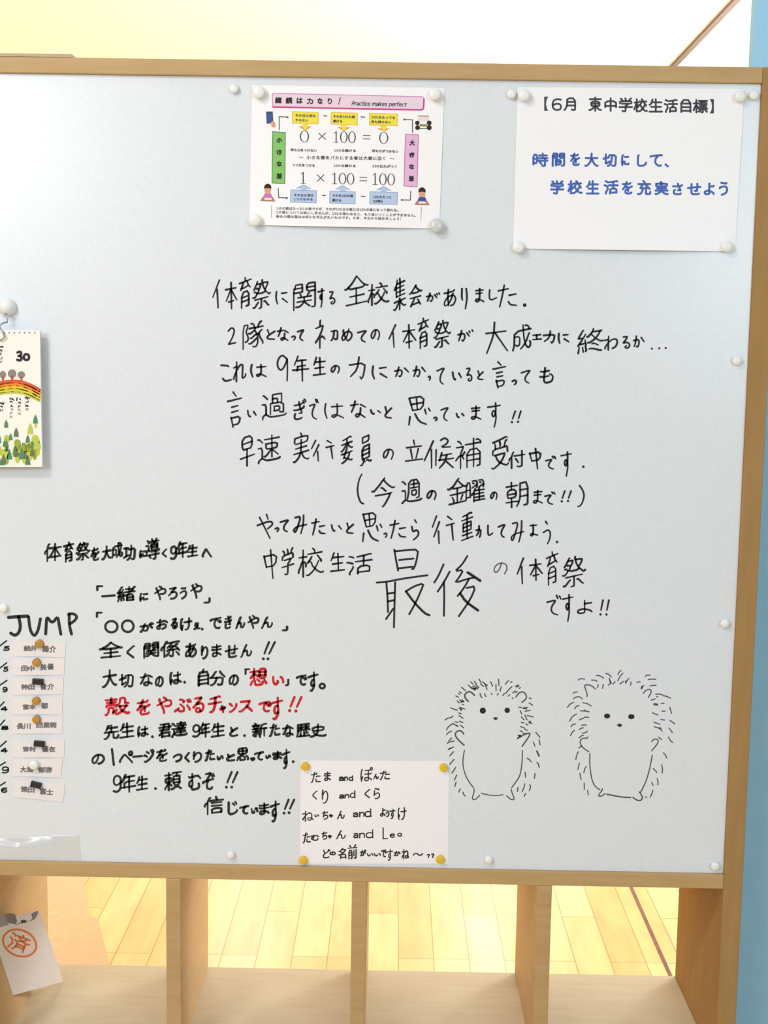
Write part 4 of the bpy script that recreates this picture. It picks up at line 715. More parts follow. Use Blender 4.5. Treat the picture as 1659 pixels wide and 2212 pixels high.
def floor_material():
    m = mat('maple_planks', (0.7, 0.5, 0.28), 0.28, 0.5)
    nt = m.node_tree
    b = nt.nodes['Principled BSDF']
    tc = nt.nodes.new('ShaderNodeTexCoord')
    mp = nt.nodes.new('ShaderNodeMapping')
    mp.inputs['Rotation'].default_value = (0, 0, math.pi / 2)
    mp.inputs['Location'].default_value = (0.31, -0.0265 + 0.0772 * 40, 0)
    br = nt.nodes.new('ShaderNodeTexBrick')
    br.inputs['Color1'].default_value = (*srgb(242, 210, 142), 1)
    br.inputs['Color2'].default_value = (*srgb(228, 184, 108), 1)
    br.inputs['Mortar'].default_value = (*srgb(184, 126, 68), 1)
    br.inputs['Scale'].default_value = 1.0
    br.inputs['Mortar Size'].default_value = 0.0011
    br.inputs['Mortar Smooth'].default_value = 0.2
    br.inputs['Bias'].default_value = -0.1
    br.inputs['Brick Width'].default_value = 0.62
    br.inputs['Row Height'].default_value = 0.0772
    br.offset = 0.37
    br.offset_frequency = 3
    n = nt.nodes.new('ShaderNodeTexNoise')
    n.inputs['Scale'].default_value = 5.0
    n.inputs['Detail'].default_value = 5.0
    mp2 = nt.nodes.new('ShaderNodeMapping')
    mp2.inputs['Scale'].default_value = (5.0, 1.0, 1.0)
    mx = nt.nodes.new('ShaderNodeMixRGB')
    mx.blend_type = 'MULTIPLY'
    mx.inputs[0].default_value = 0.35
    rp = nt.nodes.new('ShaderNodeValToRGB')
    rp.color_ramp.elements[0].color = (0.62, 0.50, 0.38, 1)
    rp.color_ramp.elements[1].color = (1, 1, 1, 1)
    rp.color_ramp.elements[0].position = 0.3
    rp.color_ramp.elements[1].position = 0.6
    L = nt.links.new
    L(tc.outputs['Object'], mp.inputs[0])
    L(mp.outputs[0], br.inputs['Vector'])
    L(tc.outputs['Object'], mp2.inputs[0])
    L(mp2.outputs[0], n.inputs['Vector'])
    L(n.outputs['Fac'], rp.inputs[0])
    L(br.outputs['Color'], mx.inputs[1])
    L(rp.outputs[0], mx.inputs[2])
    L(mx.outputs[0], b.inputs['Base Color'])
    return m

# ------------------------------------------------------------------ the room
CEIL = 2.70
structure('floor', -3.2, 3.0, -4.6, 7.2, -0.05, 0.0, floor_material())
structure('ceiling', -3.2, 3.0, -4.6, 7.2, CEIL, CEIL + 0.06, M_ceil)
structure('wall_back', -3.2, 3.0, 7.2, 7.3, 0.0, CEIL, M_ceil)
structure('wall_far_right', 2.9, 3.0, 0.35, 7.2, 0.0, CEIL, M_ceil)
structure('wall_left', -2.7, -2.6, 0.5, 7.2, 0.0, CEIL, M_cream)
structure('wall_right', 0.5064, 2.9, 0.172, 0.192, 0.0, CEIL, M_blue)
structure('trim_1', 1.278, 1.303, 0.361, 7.2, CEIL - 0.012, CEIL, M_trim)
structure('trim_2', 0.6035, 0.6115, 0.361, 7.2, 0.0, 0.0012, M_joint)

# ------------------------------------------------------------------ shelf unit with the board
BY = 0.006                                   # face of the whiteboard, the frame's face is y = 0
unit = thing('shelf_partition', (-0.17, 0.135, 0.0), 'light wooden shelf unit framing a large white board above a row of open cubbies', 'shelf')
DEEP = 0.27
TOPZ = 1.6878
P = lambda n, *a, **k: box(n, *a, unit, **k)
P('top_rail', -0.844, 0.4762, 0.0, DEEP, 1.6672, TOPZ, M_rail, b=0.0012)
P('upright', 0.4764, 0.5032, 0.0, DEEP, 0.0, TOPZ, M_edge, b=0.0012)
P('upright', -0.865, -0.844, 0.0, DEEP, 0.0, TOPZ, M_edge, b=0.0012)
P('middle_rail', -0.844, 0.4762, 0.0, DEEP, 0.5606, 0.5815, M_rail, b=0.0012)
P('shelf', -0.844, 0.4762, 0.001, DEEP, 0.276, 0.297, M_shelf, b=0.001)
P('shelf', -0.844, 0.4762, 0.001, DEEP, 0.0, 0.035, M_shelf, b=0.001)
for x in (-0.5790, -0.3150, -0.0505, 0.2125):
    P('divider', x, x + 0.0212, 0.0, DEEP, 0.2972, 0.5605, M_wood, b=0.001)
    P('divider', x, x + 0.0212, 0.0, DEEP, 0.0352, 0.2758, M_wood, b=0.001)
board = box('whiteboard', -0.8438, 0.4762, BY, 0.03, 0.5816, 1.6671, M_board, unit)

bd = lambda px, py, k: at(px, py, BY - 0.00012 * k)
def writing(name, runs, w, m, shear, jit, taper, label=None, hand=False):
    k = Ink(bd)
    k.write(runs, w, m, 1, shear, jit, taper, hand)
    return tag(k.build(name, board), label)
for r in MAIN:
    writing('handwritten_line', r, 4.3, M_ink, 0.16, 0.25, 0.25, hand=True)
for r in LEFT:
    writing('handwritten_line', r, 5.2, M_ink2, 0.13, 0.25, 0.25)
for r in RED:
    writing('handwritten_line', r, 5.8, M_red, 0.12, 0.25, 0.2, 'red marker writing')
big = Ink(bd)
big.trace('H', ['213 52 222 110 237 185', '215 62 295 54 365 50 358 108 340 172 325 176', '243 118 335 108', '240 171 330 161',
    '100 262 160 258 270 236 425 215', '162 262 170 370 172 450', '160 495 205 430', '218 260 214 400 210 548', '170 333 210 327 13', '172 383 210 375 13',
    '287 318 340 285 402 266 385 310 350 390 308 465', '287 318 340 390 410 462 437 470 15',
    '528 145 495 220 468 262', '567 192 530 260 490 320', '530 258 532 350 530 475',
    '680 92 645 150 598 190 655 180 630 225 600 265 680 238 725 230 12', '683 198 762 250 18', '690 240 660 295 618 348', '675 297 735 284 700 370 625 478', '635 332 670 385 748 440 17'], 4.2, M_ink, it=1)
big.write([('H', 'の 845 130 940 210')], 2.8, M_thin, 1, 0, 0, 0, True)
big.build('large_handwritten_word', board)
jump = Ink(bd)
jump.trace('N', ['85 248 180 240 275 235 34', '185 240 206 330 190 400 150 430 107 405 32', '285 245 295 350 320 415 350 432 382 370 402 262 30',
    '455 412 460 320 465 235 520 312 575 232 590 330 606 415 30', '690 212 688 320 712 414 30', '682 218 730 207 770 240 745 280 700 310 28'], 7, M_ink2)
jump.build('handwritten_heading', board)
dates = Ink(bd)
for j, (s, g, bb) in enumerate([('0 530 65 480', '5', (30, 530, 95, 582)), ('0 752 65 700', '5', (30, 735, 82, 790)), ('0 922 68 875', '9', (25, 938, 75, 995)),
        ('0 1132 40 1090', '4', (8, 1132, 76, 1182)), ('0 1322 46 1270', '8', (10, 1325, 85, 1370)), ('0 1535 62 1480', '4', (8, 1545, 76, 1597)),
        ('0 1722 52 1690', '9', (18, 1730, 90, 1802)), ('0 1922 52 1890', '6', (10, 1940, 72, 1995))]):
    dates.trace('N', [s + ' 15'], 3.4, M_ink2)
    dates.char(g, *[v / 4.609 + (0, 1280)[i % 2] for i, v in enumerate(bb)], 3.4, M_ink2, 1, 0.1)
dates.disc(152 / 4.609, 1280 + 540 / 4.609, 1.6, M_thin)
dates.build('handwritten_dates', board)

h1 = Ink(bd)
h1.trace('R', ['585 505 545 465 500 450 455 490 452 530 500 585 21', '1135 525 1165 480 1205 455 1245 463 1275 510 1268 555 1212 597 18',
    '440 1015 415 980 375 970 330 1000 328 1035 360 1090 445 1165 20', '1185 1062 1240 1025 1315 1000 1322 1020 1285 1085 1215 1180 18', '1190 1035 1155 1080 22', '1160 1030 1195 1045 16',
    '450 1235 430 1340 430 1450 465 1570 520 1670 572 1728 15', '577 1745 580 1790 552 1862 565 1892 605 1882 652 1830 15', '675 1805 760 1826 860 1838 962 1823 14',
    '1220 1238 1215 1400 1195 1540 1165 1612 1075 1732 15', '1070 1750 1085 1810 1112 1868 1102 1892 1060 1885 1010 1838 15'], 2.6, M_print)
Q1 = '645 290 672 340;690 325 755 375;535 325 565 355;580 318 605 348;500 368 550 415;540 400 590 435;560 385 600 430;580 375 625 420;600 360 640 400;570 420 625 405;665 355 705 385;720 350 750 425;800 325 825 385;868 360 870 440;903 290 908 375;940 390 922 450;1035 308 1010 335 993 358;1060 332 1080 325;1080 390 1035 430 1000 478;1128 385 1160 368;1145 395 1175 378;1175 412 1195 402;1092 472 1125 448;1130 465 1150 455;658 478 662 510 682 535;720 480 722 505 735 518;808 480 815 492;885 498 900 480;960 508 982 478;1032 515 1050 495;1085 545 1098 538;412 398 462 440;370 480 385 490;385 455 410 475;335 512 370 528;352 578 382 605;385 565 420 590;400 595 445 580;415 560 440 590;420 622 440 632;268 670 320 692 355 700;378 675 410 690;390 665 455 685;395 705 415 695;375 738 408 750;380 772 430 810;190 832 225 808 285 795 298 778;328 855 365 865;385 848 430 865;215 965 225 930 300 875;305 885 362 912;345 905 362 915;398 900 440 935;212 1028 235 998 280 978;240 1110 280 1070;222 1142 250 1122 318 1110;235 1225 262 1202;255 1215 305 1190;255 1308 305 1252;258 1418 312 1355;285 1535 335 1460;318 1628 347 1562;322 1715 340 1655;375 1788 393 1745;432 1790 440 1820 458 1840;1310 542 1335 545;1308 605 1355 635;1170 662 1208 665;1225 680 1285 665;1240 665 1275 690;1255 715 1320 705;1190 708 1210 752;1205 790 1240 828;1252 765 1280 830;1285 770 1360 792;1300 850 1345 880;1310 875 1330 848;1205 865 1238 868;1270 880 1285 900;1195 918 1245 938;1250 950 1280 970;1190 975 1222 990;1225 1010 1255 1008;1398 995 1452 1062;1442 1095 1455 1162;1366 1125 1386 1178;1412 1245 1440 1308 24;1283 1340 1310 1352 1337 1388;1412 1395 1432 1412 1442 1462;1256 1525 1262 1592;1388 1542 1378 1605;1252 1678 1240 1730 1217 1780;1318 1688 1330 1725 1310 1768;1160 1725 1155 1780;1262 1808 1243 1845'
h1.trace('R', Q1.split(';'), 2.5, M_print, it=1)
z = 6.1444
h1.disc(930 + 694 / z, 1420 + 707 / z, 41 / z, M_ink)
h1.disc(930 + 1018 / z, 1420 + 703 / z, 36 / z, M_ink)
h1.poly([(930 + x / z, 1420 + y / z) for x, y in ((826, 802), (858, 793), (892, 800), (884, 824), (860, 835))], M_ink2, 1)
tag(h1.build('hedgehog_drawing', board), 'left hedgehog drawn in thin black marker')
h2 = Ink(bd)
h2.trace('S', ['400 505 408 480 385 410 372 365 380 352 435 352 480 375 508 405', '1125 458 1150 425 1195 407 1222 415 1225 445 1188 515',
    '415 1018 405 1035 345 1035 315 1065 315 1100 345 1155 425 1208', '1232 1080 1245 1055 1285 1042 1318 1060 1310 1095 1275 1145 1230 1197', '440 1232 437 1370 455 1520 480 1610 520 1665 568 1695', '600 1682 598 1702 552 1755 555 1780 590 1775 635 1745',
    '658 1752 770 1775 880 1792 962 1792 18', '1238 1252 1205 1430 1165 1570 1120 1670 1090 1725', '1072 1722 1098 1758 1118 1800 1082 1840 1030 1822 990 1792 17'], 2.5, M_print)
Q2 = '290 292 310 275 335 272 370 280;462 292 495 290 530 305;525 232 570 235 615 265;643 207 680 215 715 250;688 265 700 320;675 355 710 330;700 300 712 330;735 342 762 312;800 222 812 190 838 168;862 205 830 235 797 300;940 268 900 320 902 330;825 340 870 308;895 300 900 330;965 315 962 358;1040 320 1082 312;545 350 538 388;612 345 602 398;1148 242 1165 228 1212 228;1188 285 1215 278 1285 280;1210 368 1240 358 1288 357;1102 375 1132 360;1100 398 1110 378 24;225 460 245 445 278 442;232 528 265 505 310 505 342 530;152 640 185 598 232 575;245 660 265 625 300 618;350 580 405 590 455 622;318 685 370 685 430 697;362 685 380 675;182 815 215 755 270 725;308 800 335 785 355 783;365 768 395 763 425 770;198 887 220 858 258 853;333 870 365 863 395 868;305 925 325 908 355 902;192 1002 215 955 242 935;342 972 385 962 408 945;300 1030 330 1005 357 997;298 1160 335 1132;290 1208 270 1255 260 1308;305 1352 287 1432;395 1398 378 1415 362 1475;312 1485 327 1562;367 1610 368 1690;410 1702 420 1758;1282 472 1330 468 1380 485;1385 492 1420 498 1472 522;1295 500 1310 508;1225 548 1275 530;1265 600 1300 605 30;1352 588 1390 590;1365 690 1402 688;1462 638 1485 718;1240 710 1312 738;1347 795 1395 803;1465 808 1527 850;1258 830 1335 857;1265 888 1340 912 1365 945;1335 895 1350 915;1455 905 1495 962;1447 1018 1465 1062 1500 1090;1320 1022 1357 1052;1382 1222 1410 1255 1422 1288;1357 1375 1370 1420 1366 1480;1250 1422 1298 1472;1300 1552 1315 1590 1308 1632;1230 1600 1250 1638;1245 1700 1235 1745 1212 1788;1150 1790 1168 1785'
h2.trace('S', Q2.split(';'), 2.4, M_print, it=1)
z = 5.925
h2.disc(1200 + 660 / z, 1420 + 751 / z, 39 / z, M_ink, ry=32 / z)
h2.disc(1200 + 970 / z, 1420 + 759 / z, 41 / z, M_ink, ry=32 / z)
h2.poly([(1200 + x / z, 1420 + y / z) for x, y in ((780, 868), (818, 845), (852, 862), (845, 882), (820, 893))], M_ink2, 1)
tag(h2.build('hedgehog_drawing', board), 'right hedgehog drawn in thin black marker')

# ------------------------------------------------------------------ sheets of paper on the board
class Sheet:
    """a sheet given by its four photo corners, standing off the board by bend(u, v)"""
    def __init__(self, tl, tr, br, bl, bend, base=0.0006):
        self.c, self.bend, self.base = (tl, tr, br, bl), bend, base
    def off(self, px, py):
        tl, tr, br, bl = self.c
        v = (py - (tl[1] + tr[1]) / 2) / ((bl[1] + br[1]) / 2 - (tl[1] + tr[1]) / 2)
        xl, xr = tl[0] + (bl[0] - tl[0]) * v, tr[0] + (br[0] - tr[0]) * v
        u = (px - xl) / (xr - xl)
        u, v = min(max(u, 0), 1), min(max(v, 0), 1)
        return self.base + self.bend(u, v)
    def __call__(self, px, py, k):
        return at(px, py, BY - self.off(px, py) - 0.00012 * k)
    def mesh(self, name, m, parent, nx=24, ny=18, thick=0.00025):
        tl, tr, br, bl = self.c
        v, f = [], []
        for side in (0, 1):
            for j in range(ny + 1):
                for i in range(nx + 1):
                    u, t = i / nx, j / ny
                    px = (tl[0] * (1 - u) + tr[0] * u) * (1 - t) + (bl[0] * (1 - u) + br[0] * u) * t
                    py = (tl[1] * (1 - u) + tr[1] * u) * (1 - t) + (bl[1] * (1 - u) + br[1] * u) * t
                    p = self(px, py, 0)
                    p.y += thick * side
                    v.append(p)
        n = (nx + 1) * (ny + 1)
        q = lambda i, j, s: s * n + j * (nx + 1) + i
        for j in range(ny):
            for i in range(nx):
                f.append((q(i, j + 1, 0), q(i + 1, j + 1, 0), q(i + 1, j, 0), q(i, j, 0)))
                f.append((q(i, j, 1), q(i + 1, j, 1), q(i + 1, j + 1, 1), q(i, j + 1, 1)))
        for i in range(nx):
            f.append((q(i, 0, 0), q(i + 1, 0, 0), q(i + 1, 0, 1), q(i, 0, 1)))
            f.append((q(i, ny, 1), q(i + 1, ny, 1), q(i + 1, ny, 0), q(i, ny, 0)))
        for j in range(ny):
            f.append((q(0, j, 1), q(0, j + 1, 1), q(0, j + 1, 0), q(0, j, 0)))
            f.append((q(nx, j, 0), q(nx, j + 1, 0), q(nx, j + 1, 1), q(nx, j, 1)))
        return link_mesh(name, v, f, m, parent, smooth=False)

def sag(A):
    return lambda u, v: A * max(0.0, (v - 0.6) / 0.4) ** 1.5 * math.sin(math.pi * u) ** 1.0 + 0.0006 * math.sin(math.pi * v)

# sheet with this month's goal
goal = thing('notice_sheet', at(1353, 365, BY), 'white sheet with black heading and blue writing, upper right of the board', 'paper')
sg = Sheet((1118, 188), (1608, 192), (1588, 543), (1108, 537), sag(0.007))
sg.mesh('sheet', M_lam, goal)
k = Ink(sg)
k.write(HEAD, 4.1, M_headp)
k.build('printed_heading', goal)
k = Ink(sg)
k.write(BLUE, 4.5, M_bluep)
tag(k.build('printed_text', goal), 'blue lettering')

# colourful arithmetic poster
po = thing('printed_poster', at(748, 338, BY), 'small colourful poster of sums with yellow, blue, green and pink boxes', 'poster')
sp = Sheet((545, 184), (960, 190), (949, 494), (538, 486), sag(0.006))
sp.mesh('sheet', M_lam, po)
QX = lambda x, y: (500 + x / 3.318, 160 + y / 3.318)
Mc = {n: mat('print_' + n, srgb(*c), 0.6, 0.3) for n, c in dict(yellow=(246, 228, 70), orange=(236, 160, 60), blue=(186, 206, 238), green=(134, 200, 104), pink=(232, 186, 222),
    rose=(206, 70, 150), pale=(238, 214, 230), navy=(52, 92, 160), slate=(70, 76, 92), skin=(226, 164, 130), brown=(190, 130, 104), olive=(150, 152, 60), magenta=(210, 120, 196),
    royal=(46, 86, 178), hair=(48, 36, 34), lilac=(236, 226, 230), steel=(120, 150, 200)).items()}
def quad(k, c, m, lift=1):
    k.rect(*[QX(*p) for p in c], Mc[m] if isinstance(m, str) else m, lift, 6)
def line(k, pts, m, w, lift=2):
    k.stroke([QX(*p) for p in pts], w / 3.318, Mc[m] if isinstance(m, str) else m, lift)
k = Ink(sp)
quad(k, ((292, 138), (1380, 163), (1382, 252), (296, 232)), 'pale', 1)
line(k, ((292, 150), (300, 138), (1368, 162), (1378, 172)), 'magenta', 5)
line(k, ((291, 145), (294, 222), (300, 234)), 'magenta', 5)
line(k, ((298, 236), (1360, 257), (1376, 248), (1380, 178)), 'rose', 11)
for c, ax, ty in (((436, 268, 622, 275, 622, 358, 436, 352), 528, 402), ((715, 273, 903, 280, 902, 366, 712, 358), 806, 405), ((990, 280, 1190, 286, 1188, 370, 988, 366), 1090, 408)):
    q = [c[0:2], c[2:4], c[4:6], c[6:8]]
    quad(k, q, 'yellow', 1)
    line(k, q + [q[0]], 'orange', 3)
    y0 = c[7]
    k.poly([QX(*p) for p in ((ax - 48, y0 + 22), (ax, ty + 3), (ax + 48, y0 + 24), (ax + 23, y0 + 24), (ax - 23, y0 + 22))], Mc['orange'], 1)
    k.poly([QX(*p) for p in ((ax - 22, y0 - 2), (ax - 22, y0 + 22), (ax, ty), (ax + 22, y0 + 22), (ax + 22, y0))], Mc['yellow'], 2)
for c, ax, ty in (((425, 830, 608, 836, 607, 924, 422, 918), 517, 795), ((705, 838, 888, 844, 886, 930, 702, 925), 797, 800), ((992, 843, 1190, 848, 1188, 935, 990, 932), 1091, 806)):
    q = [c[0:2], c[2:4], c[4:6], c[6:8]]
    quad(k, q, 'blue', 1)
    line(k, q + [q[0]], 'steel', 3)
    y0 = c[1]
    k.poly([QX(*p) for p in ((ax - 50, y0 - 12), (ax - 22, y0 - 10), (ax - 24, y0 + 8), (ax + 24, y0 + 8), (ax + 22, y0 - 8), (ax + 50, y0 - 8), (ax, ty))], Mc['blue'], 1)
    line(k, ((ax - 50, y0 - 12), (ax, ty), (ax + 50, y0 - 8)), 'steel', 4)
quad(k, ((295, 412), (386, 418), (382, 786), (290, 780)), 'green')
line(k, ((295, 412), (386, 418), (382, 786), (290, 780), (295, 412)), 'slate', 4)
quad(k, ((1247, 430), (1340, 434), (1330, 808), (1236, 802)), 'pink')
line(k, ((1247, 430), (1340, 434), (1330, 808), (1236, 802), (1247, 430)), 'rose', 4)
for pts, hd in ((((342, 400), (342, 305), (400, 308)), (412, 309, 1)), (((1298, 418), (1297, 328), (1240, 325)), (1228, 325, -1)), (((335, 818), (338, 885), (396, 887)), (408, 888, 1)), (((1285, 838), (1282, 903), (1222, 902)), (1210, 902, -1))):
    line(k, pts, M_print, 6)
    x, y, s = hd
    k.poly([QX(x, y), QX(x - 16 * s, y - 9), QX(x - 16 * s, y + 9)], M_print, 2)
for a_, b_ in (((660, 299), (684, 301)), ((930, 306), (956, 309)), ((652, 869), (672, 871)), ((932, 876), (956, 878))):
    line(k, (a_, b_), M_print, 7)
line(k, ((288, 940), (286, 1022), (292, 1032)), M_fine, 3)
line(k, ((1362, 952), (1358, 1050)), M_fine, 3)
# little pictures in the corners
k.poly([QX(*p) for p in ((248, 268), (296, 268), (300, 352), (252, 356))], Mc['slate'], 1)
k.poly([QX(*p) for p in ((256, 280), (291, 279), (293, 342), (259, 345))], Mc['navy'], 2)
k.poly([QX(*p) for p in ((280, 348), (298, 334), (308, 340), (318, 372), (304, 386), (286, 372))], Mc['skin'], 3)
k.poly([QX(*p) for p in ((1340, 298), (1414, 300), (1418, 338), (1336, 338))], Mc['lilac'], 1)
line(k, ((1340, 300), (1412, 302)), 'brown', 7)
for x, y, r in ((1332, 350, 16), (1417, 350, 17), (1334, 384, 17), (1417, 384, 18)):
    k.disc(*QX(x, y), r / 3.318, Mc['hair'], 2)
quad(k, ((1350, 358), (1402, 360), (1402, 376), (1348, 374)), 'olive', 3)
line(k, ((1350, 390), (1402, 390)), 'slate', 5)
for x, y, top, body in ((260, 835, 812, 'magenta'), (1366, 862, 838, 'royal')):
    k.disc(*QX(x, top), 26 / 3.318, Mc['hair'], 1)
    k.disc(*QX(x, y), 24 / 3.318, Mc['skin'], 2)
    k.poly([QX(*p) for p in ((x - 18, top - 12), (x + 20, top - 12), (x + 22, top + 6), (x - 22, top + 6))], Mc['hair'], 3)
    k.poly([QX(*p) for p in ((x - 34, y + 48), (x - 22, y + 20), (x + 22, y + 20), (x + 34, y + 48))], Mc[body], 2)
    k.poly([QX(*p) for p in ((x - 38, y + 46), (x + 38, y + 48), (x + 54, y + 78), (x - 54, y + 75))], Mc['brown'], 3)
    k.poly([QX(*p) for p in ((x - 20, y + 52), (x + 26, y + 53), (x + 30, y + 66), (x - 26, y + 65))], M_paper, 4)
k.build('printed_picture', po)
k = Ink(sp)
k.write(TITLE, 2.2, M_blackp, 3)
x = 862.0
for c in 'Practice makes perfect':
    if c == ' ':
        x += 13
        continue
    st = glyph(c)
    xs = [p[0] for s in st for p in s]
    wd = (max(xs) - min(xs)) * 40
    yb = 222 + (x - 862) * .022
    for s in st:
        q = [QX(x + (p[0] - min(xs)) * 40 + (0.85 - p[1]) * 10, yb + (p[1] - 0.80) * 40) for p in s]
        k.stroke(smooth(q, 1), 1.5, M_print, 3)
    x += wd + 5.6
k.write(SIDEL, 2.3, M_blackp, 3)
k.write(SIDER, 2.3, M_blackp, 3)
for s in SMALL:
    k.small(s[0], *s[1:5], s[5], 3.4 if s[5] < 24 else 3.6, M_fine if s[2] > 950 else M_print, 3, 'Q')
def zero(x0, y0, x1, y1):
    n = 28
    cx, cy, a_, b_ = (x0 + x1) / 2, (y0 + y1) / 2, (x1 - x0) / 2, (y1 - y0) / 2
    O = [QX(cx + a_ * math.cos(6.2832 * j / n), cy + b_ * math.sin(6.2832 * j / n)) for j in range(n + 1)]
    I = [QX(cx + (a_ - 9) * math.cos(6.2832 * j / n), cy + (b_ - 3.5) * math.sin(6.2832 * j / n)) for j in range(n + 1)]
    k.strip(O, I, M_print, 2)
def one(x0, y0, x1, y1):
    c = (x0 + x1) / 2 + 1
    line(k, ((c, y0 + 2), (c, y1 - 3)), M_print, 8)
    line(k, ((x0 + 3, y0 + 14), (c, y0 + 3)), M_print, 4)
    line(k, ((x0 + 2, y1 - 2), (x1 - 1, y1 - 2)), M_print, 4)
for b_ in ((490, 403, 556, 490), (778, 410, 833, 492), (836, 411, 891, 495), (1058, 414, 1124, 500), (768, 708, 823, 790), (826, 709, 881, 792), (1058, 711, 1113, 796), (1117, 713, 1172, 798)):
    zero(*b_)
for b_ in ((730, 410, 768, 491), (494, 703, 532, 786), (720, 708, 757, 788), (1010, 710, 1048, 794)):
    one(*b_)
for x0, y0, x1, y1 in ((626, 424, 673, 468), (615, 722, 662, 768)):
    line(k, ((x0, y0), (x1, y1)), M_print, 6)
    line(k, ((x1, y0), (x0, y1)), M_print, 6)
for x0, y0, x1 in ((945, 440, 994), (945, 464, 994), (920, 740, 970), (920, 764, 970)):
    line(k, ((x0, y0), (x1, y0 + 1)), M_print, 5)
k.build('printed_text', po)

# note with the names
nt_ = thing('handwritten_note', at(809, 1754, BY), 'white handwritten note held by four yellow magnets at the bottom of the board', 'note')
sn = Sheet((649.5, 1642.5), (970, 1644), (968.5, 1866), (648, 1866), lambda u, v: 0.0006 * math.sin(math.pi * u) * math.sin(math.pi * v), 0.0005)
sn.mesh('sheet', M_paper, nt_, 12, 8)
k = Ink(sn)
k.write(NOTE, 2.9, M_ink2, 1, 0.06, 0.1, 0.15)
k.build('handwriting', nt_)

# name strips
ORD = ['topmost', 'second from the top', 'third from the top', 'fourth from the top', 'fifth from the top', 'third from the bottom', 'second from the bottom', 'bottom']
NB = [((130, 470), (655, 487), (650, 645), (128, 632)), ((125, 655), (640, 652), (638, 820), (125, 826)), ((125, 858), (632, 850), (628, 1014), (125, 1018)), ((120, 1048), (622, 1046), (618, 1214), (120, 1212)),
      ((122, 1238), (626, 1234), (622, 1404), (120, 1406)), ((125, 1468), (642, 1462), (636, 1642), (122, 1640)), ((132, 1662), (622, 1650), (605, 1842), (125, 1826)), ((132, 1855), (645, 1905), (630, 2086), (125, 2035))]
for j in range(8):
    c = [(x / 4.609, 1280 + y / 4.609) for x, y in NB[j]]
    mid = (sum(p[0] for p in c) / 4, sum(p[1] for p in c) / 4)
    t = thing('name_strip', at(*mid, BY), 'white printed name strip, %s of the stack under the word JUMP' % ORD[j], 'name tag', 'name strips under the word JUMP')
    s_ = Sheet(*c, lambda u, v: 0.0005 * math.sin(math.pi * u), 0.0009)
    s_.mesh('strip', M_card, t, 8, 2, 0.0008)
    k = Ink(s_)
    for e in PLATES[j].split(';'):
        e = e.split()
        k.char(e[0], *[float(v) / 4.609 + (0, 1280)[i % 2] for i, v in enumerate(e[1:])], 2.6, M_fine)
    k.build('printed_name', t)

# clear plastic pocket, bottom left
M_film = mat('clear_film', (1, 1, 1), 0.08, 0.5)
_nt = M_film.node_tree
_gl = _nt.nodes.new('ShaderNodeBsdfGlossy')
_gl.inputs['Roughness'].default_value = 0.22
_tr = _nt.nodes.new('ShaderNodeBsdfTransparent')
_mx = _nt.nodes.new('ShaderNodeMixShader')
_mx.inputs[0].default_value = 0.075
_nt.links.new(_tr.outputs[0], _mx.inputs[1])
_nt.links.new(_gl.outputs[0], _mx.inputs[2])
_nt.links.new(_mx.outputs[0], _nt.nodes['Material Output'].inputs['Surface'])
film = Sheet((-60, 1812), (172, 1803), (176, 1863), (-60, 1861), lambda u, v: 0.011 * max(0.0, 1 - abs(u - .42) * 2.2) * math.sin(math.pi * min(1, v * 1.02)), 0.0008)
fo = film.mesh('plastic_film', M_film, None, 40, 30, 0.0002)
for f_ in fo.data.polygons:
    f_.use_smooth = True
tag(fo, 'clear shiny plastic film stuck to the bottom left of the board', 'plastic film')

# ------------------------------------------------------------------ magnets
def knob(px, py, r_px, m, label, base=0.0, group=None, cat='magnet', h=1.35):
    R = r_px / 1575.0
    p = at(px, py, BY - base)
    t = thing('magnet', p, label, cat, group)
    lathe('foot', [(R * .70, 0), (R * .74, R * .1), (R * .70, R * .3), (R * .5, R * .42)], m, t, p, n=20)
    q = [(R * .5, R * .42), (R * .62, R * .55), (R * .92, R * .75), (R, R * .95)]
    for j in range(1, 7):
        a_ = j / 6 * math.pi / 2
        q.append((max(R * math.cos(a_), R * .04), R * .95 + R * (h - .95) * math.sin(a_)))
    lathe('knob', q, m, t, p, n=24)
    return t
def disc_magnet(px, py, r_px, m, label, group, base=0.0):
    R = r_px / 1575.0
    p = at(px, py, BY - base)
    o = lathe('magnet', [(R, 0), (R, 0.0045), (R * .93, 0.0054), (R * .8, 0.0058), (R * .2, 0.0056)], m, None, p)
    recenter(o, p)
    return tag(o, label, 'magnet', group)
def recenter(o, p):
    for v in o.data.vertices:
        v.co -= Vector(p)
    o.location = p
PB = 0.0018
for x, y, r, l in ((506, 193, 9.5, 'small white knob magnet on the bare board just left of the colourful poster'),
                   (1104, 205, 9.5, 'small white knob magnet on bare board beside the left edge of the blue-lettered sheet'),
                   (1627, 207, 10, 'small white knob magnet in the top right corner of the board, off the sheet'),
                   (1590, 779, 10, 'white knob magnet alone near the right frame, below the blue-lettered sheet'),
                   (1564, 1345, 10, 'white knob magnet alone near the right frame, level with the word JUMP'),
                   (1543, 1868, 10, 'white knob magnet in the bottom right corner of the board'),
                   (499, 1844, 9, 'white knob magnet at the bottom of the board, left of the note'),
                   (1055, 1855, 9, 'white knob magnet at the bottom of the board, right of the note'),
                   (9, 1312, 9.5, 'white knob magnet above the word JUMP at the left edge')):
    knob(x, y, r, M_white, l, group='free white magnets on the board')
for x, y, r, m, l in ((560, 201, 13, M_white, 'white knob magnet on the top left corner of the colourful poster'),
                      (939, 206, 13, M_white, 'white knob magnet on the top right corner of the colourful poster'),
                      (552, 476, 13.5, M_white, 'white knob magnet on the bottom left corner of the colourful poster'),
                      (943, 489, 15, M_milky, 'milky translucent magnet on the bottom right corner of the colourful poster')):
    knob(x, y, r, m, l, PB, 'magnets holding the colourful poster')
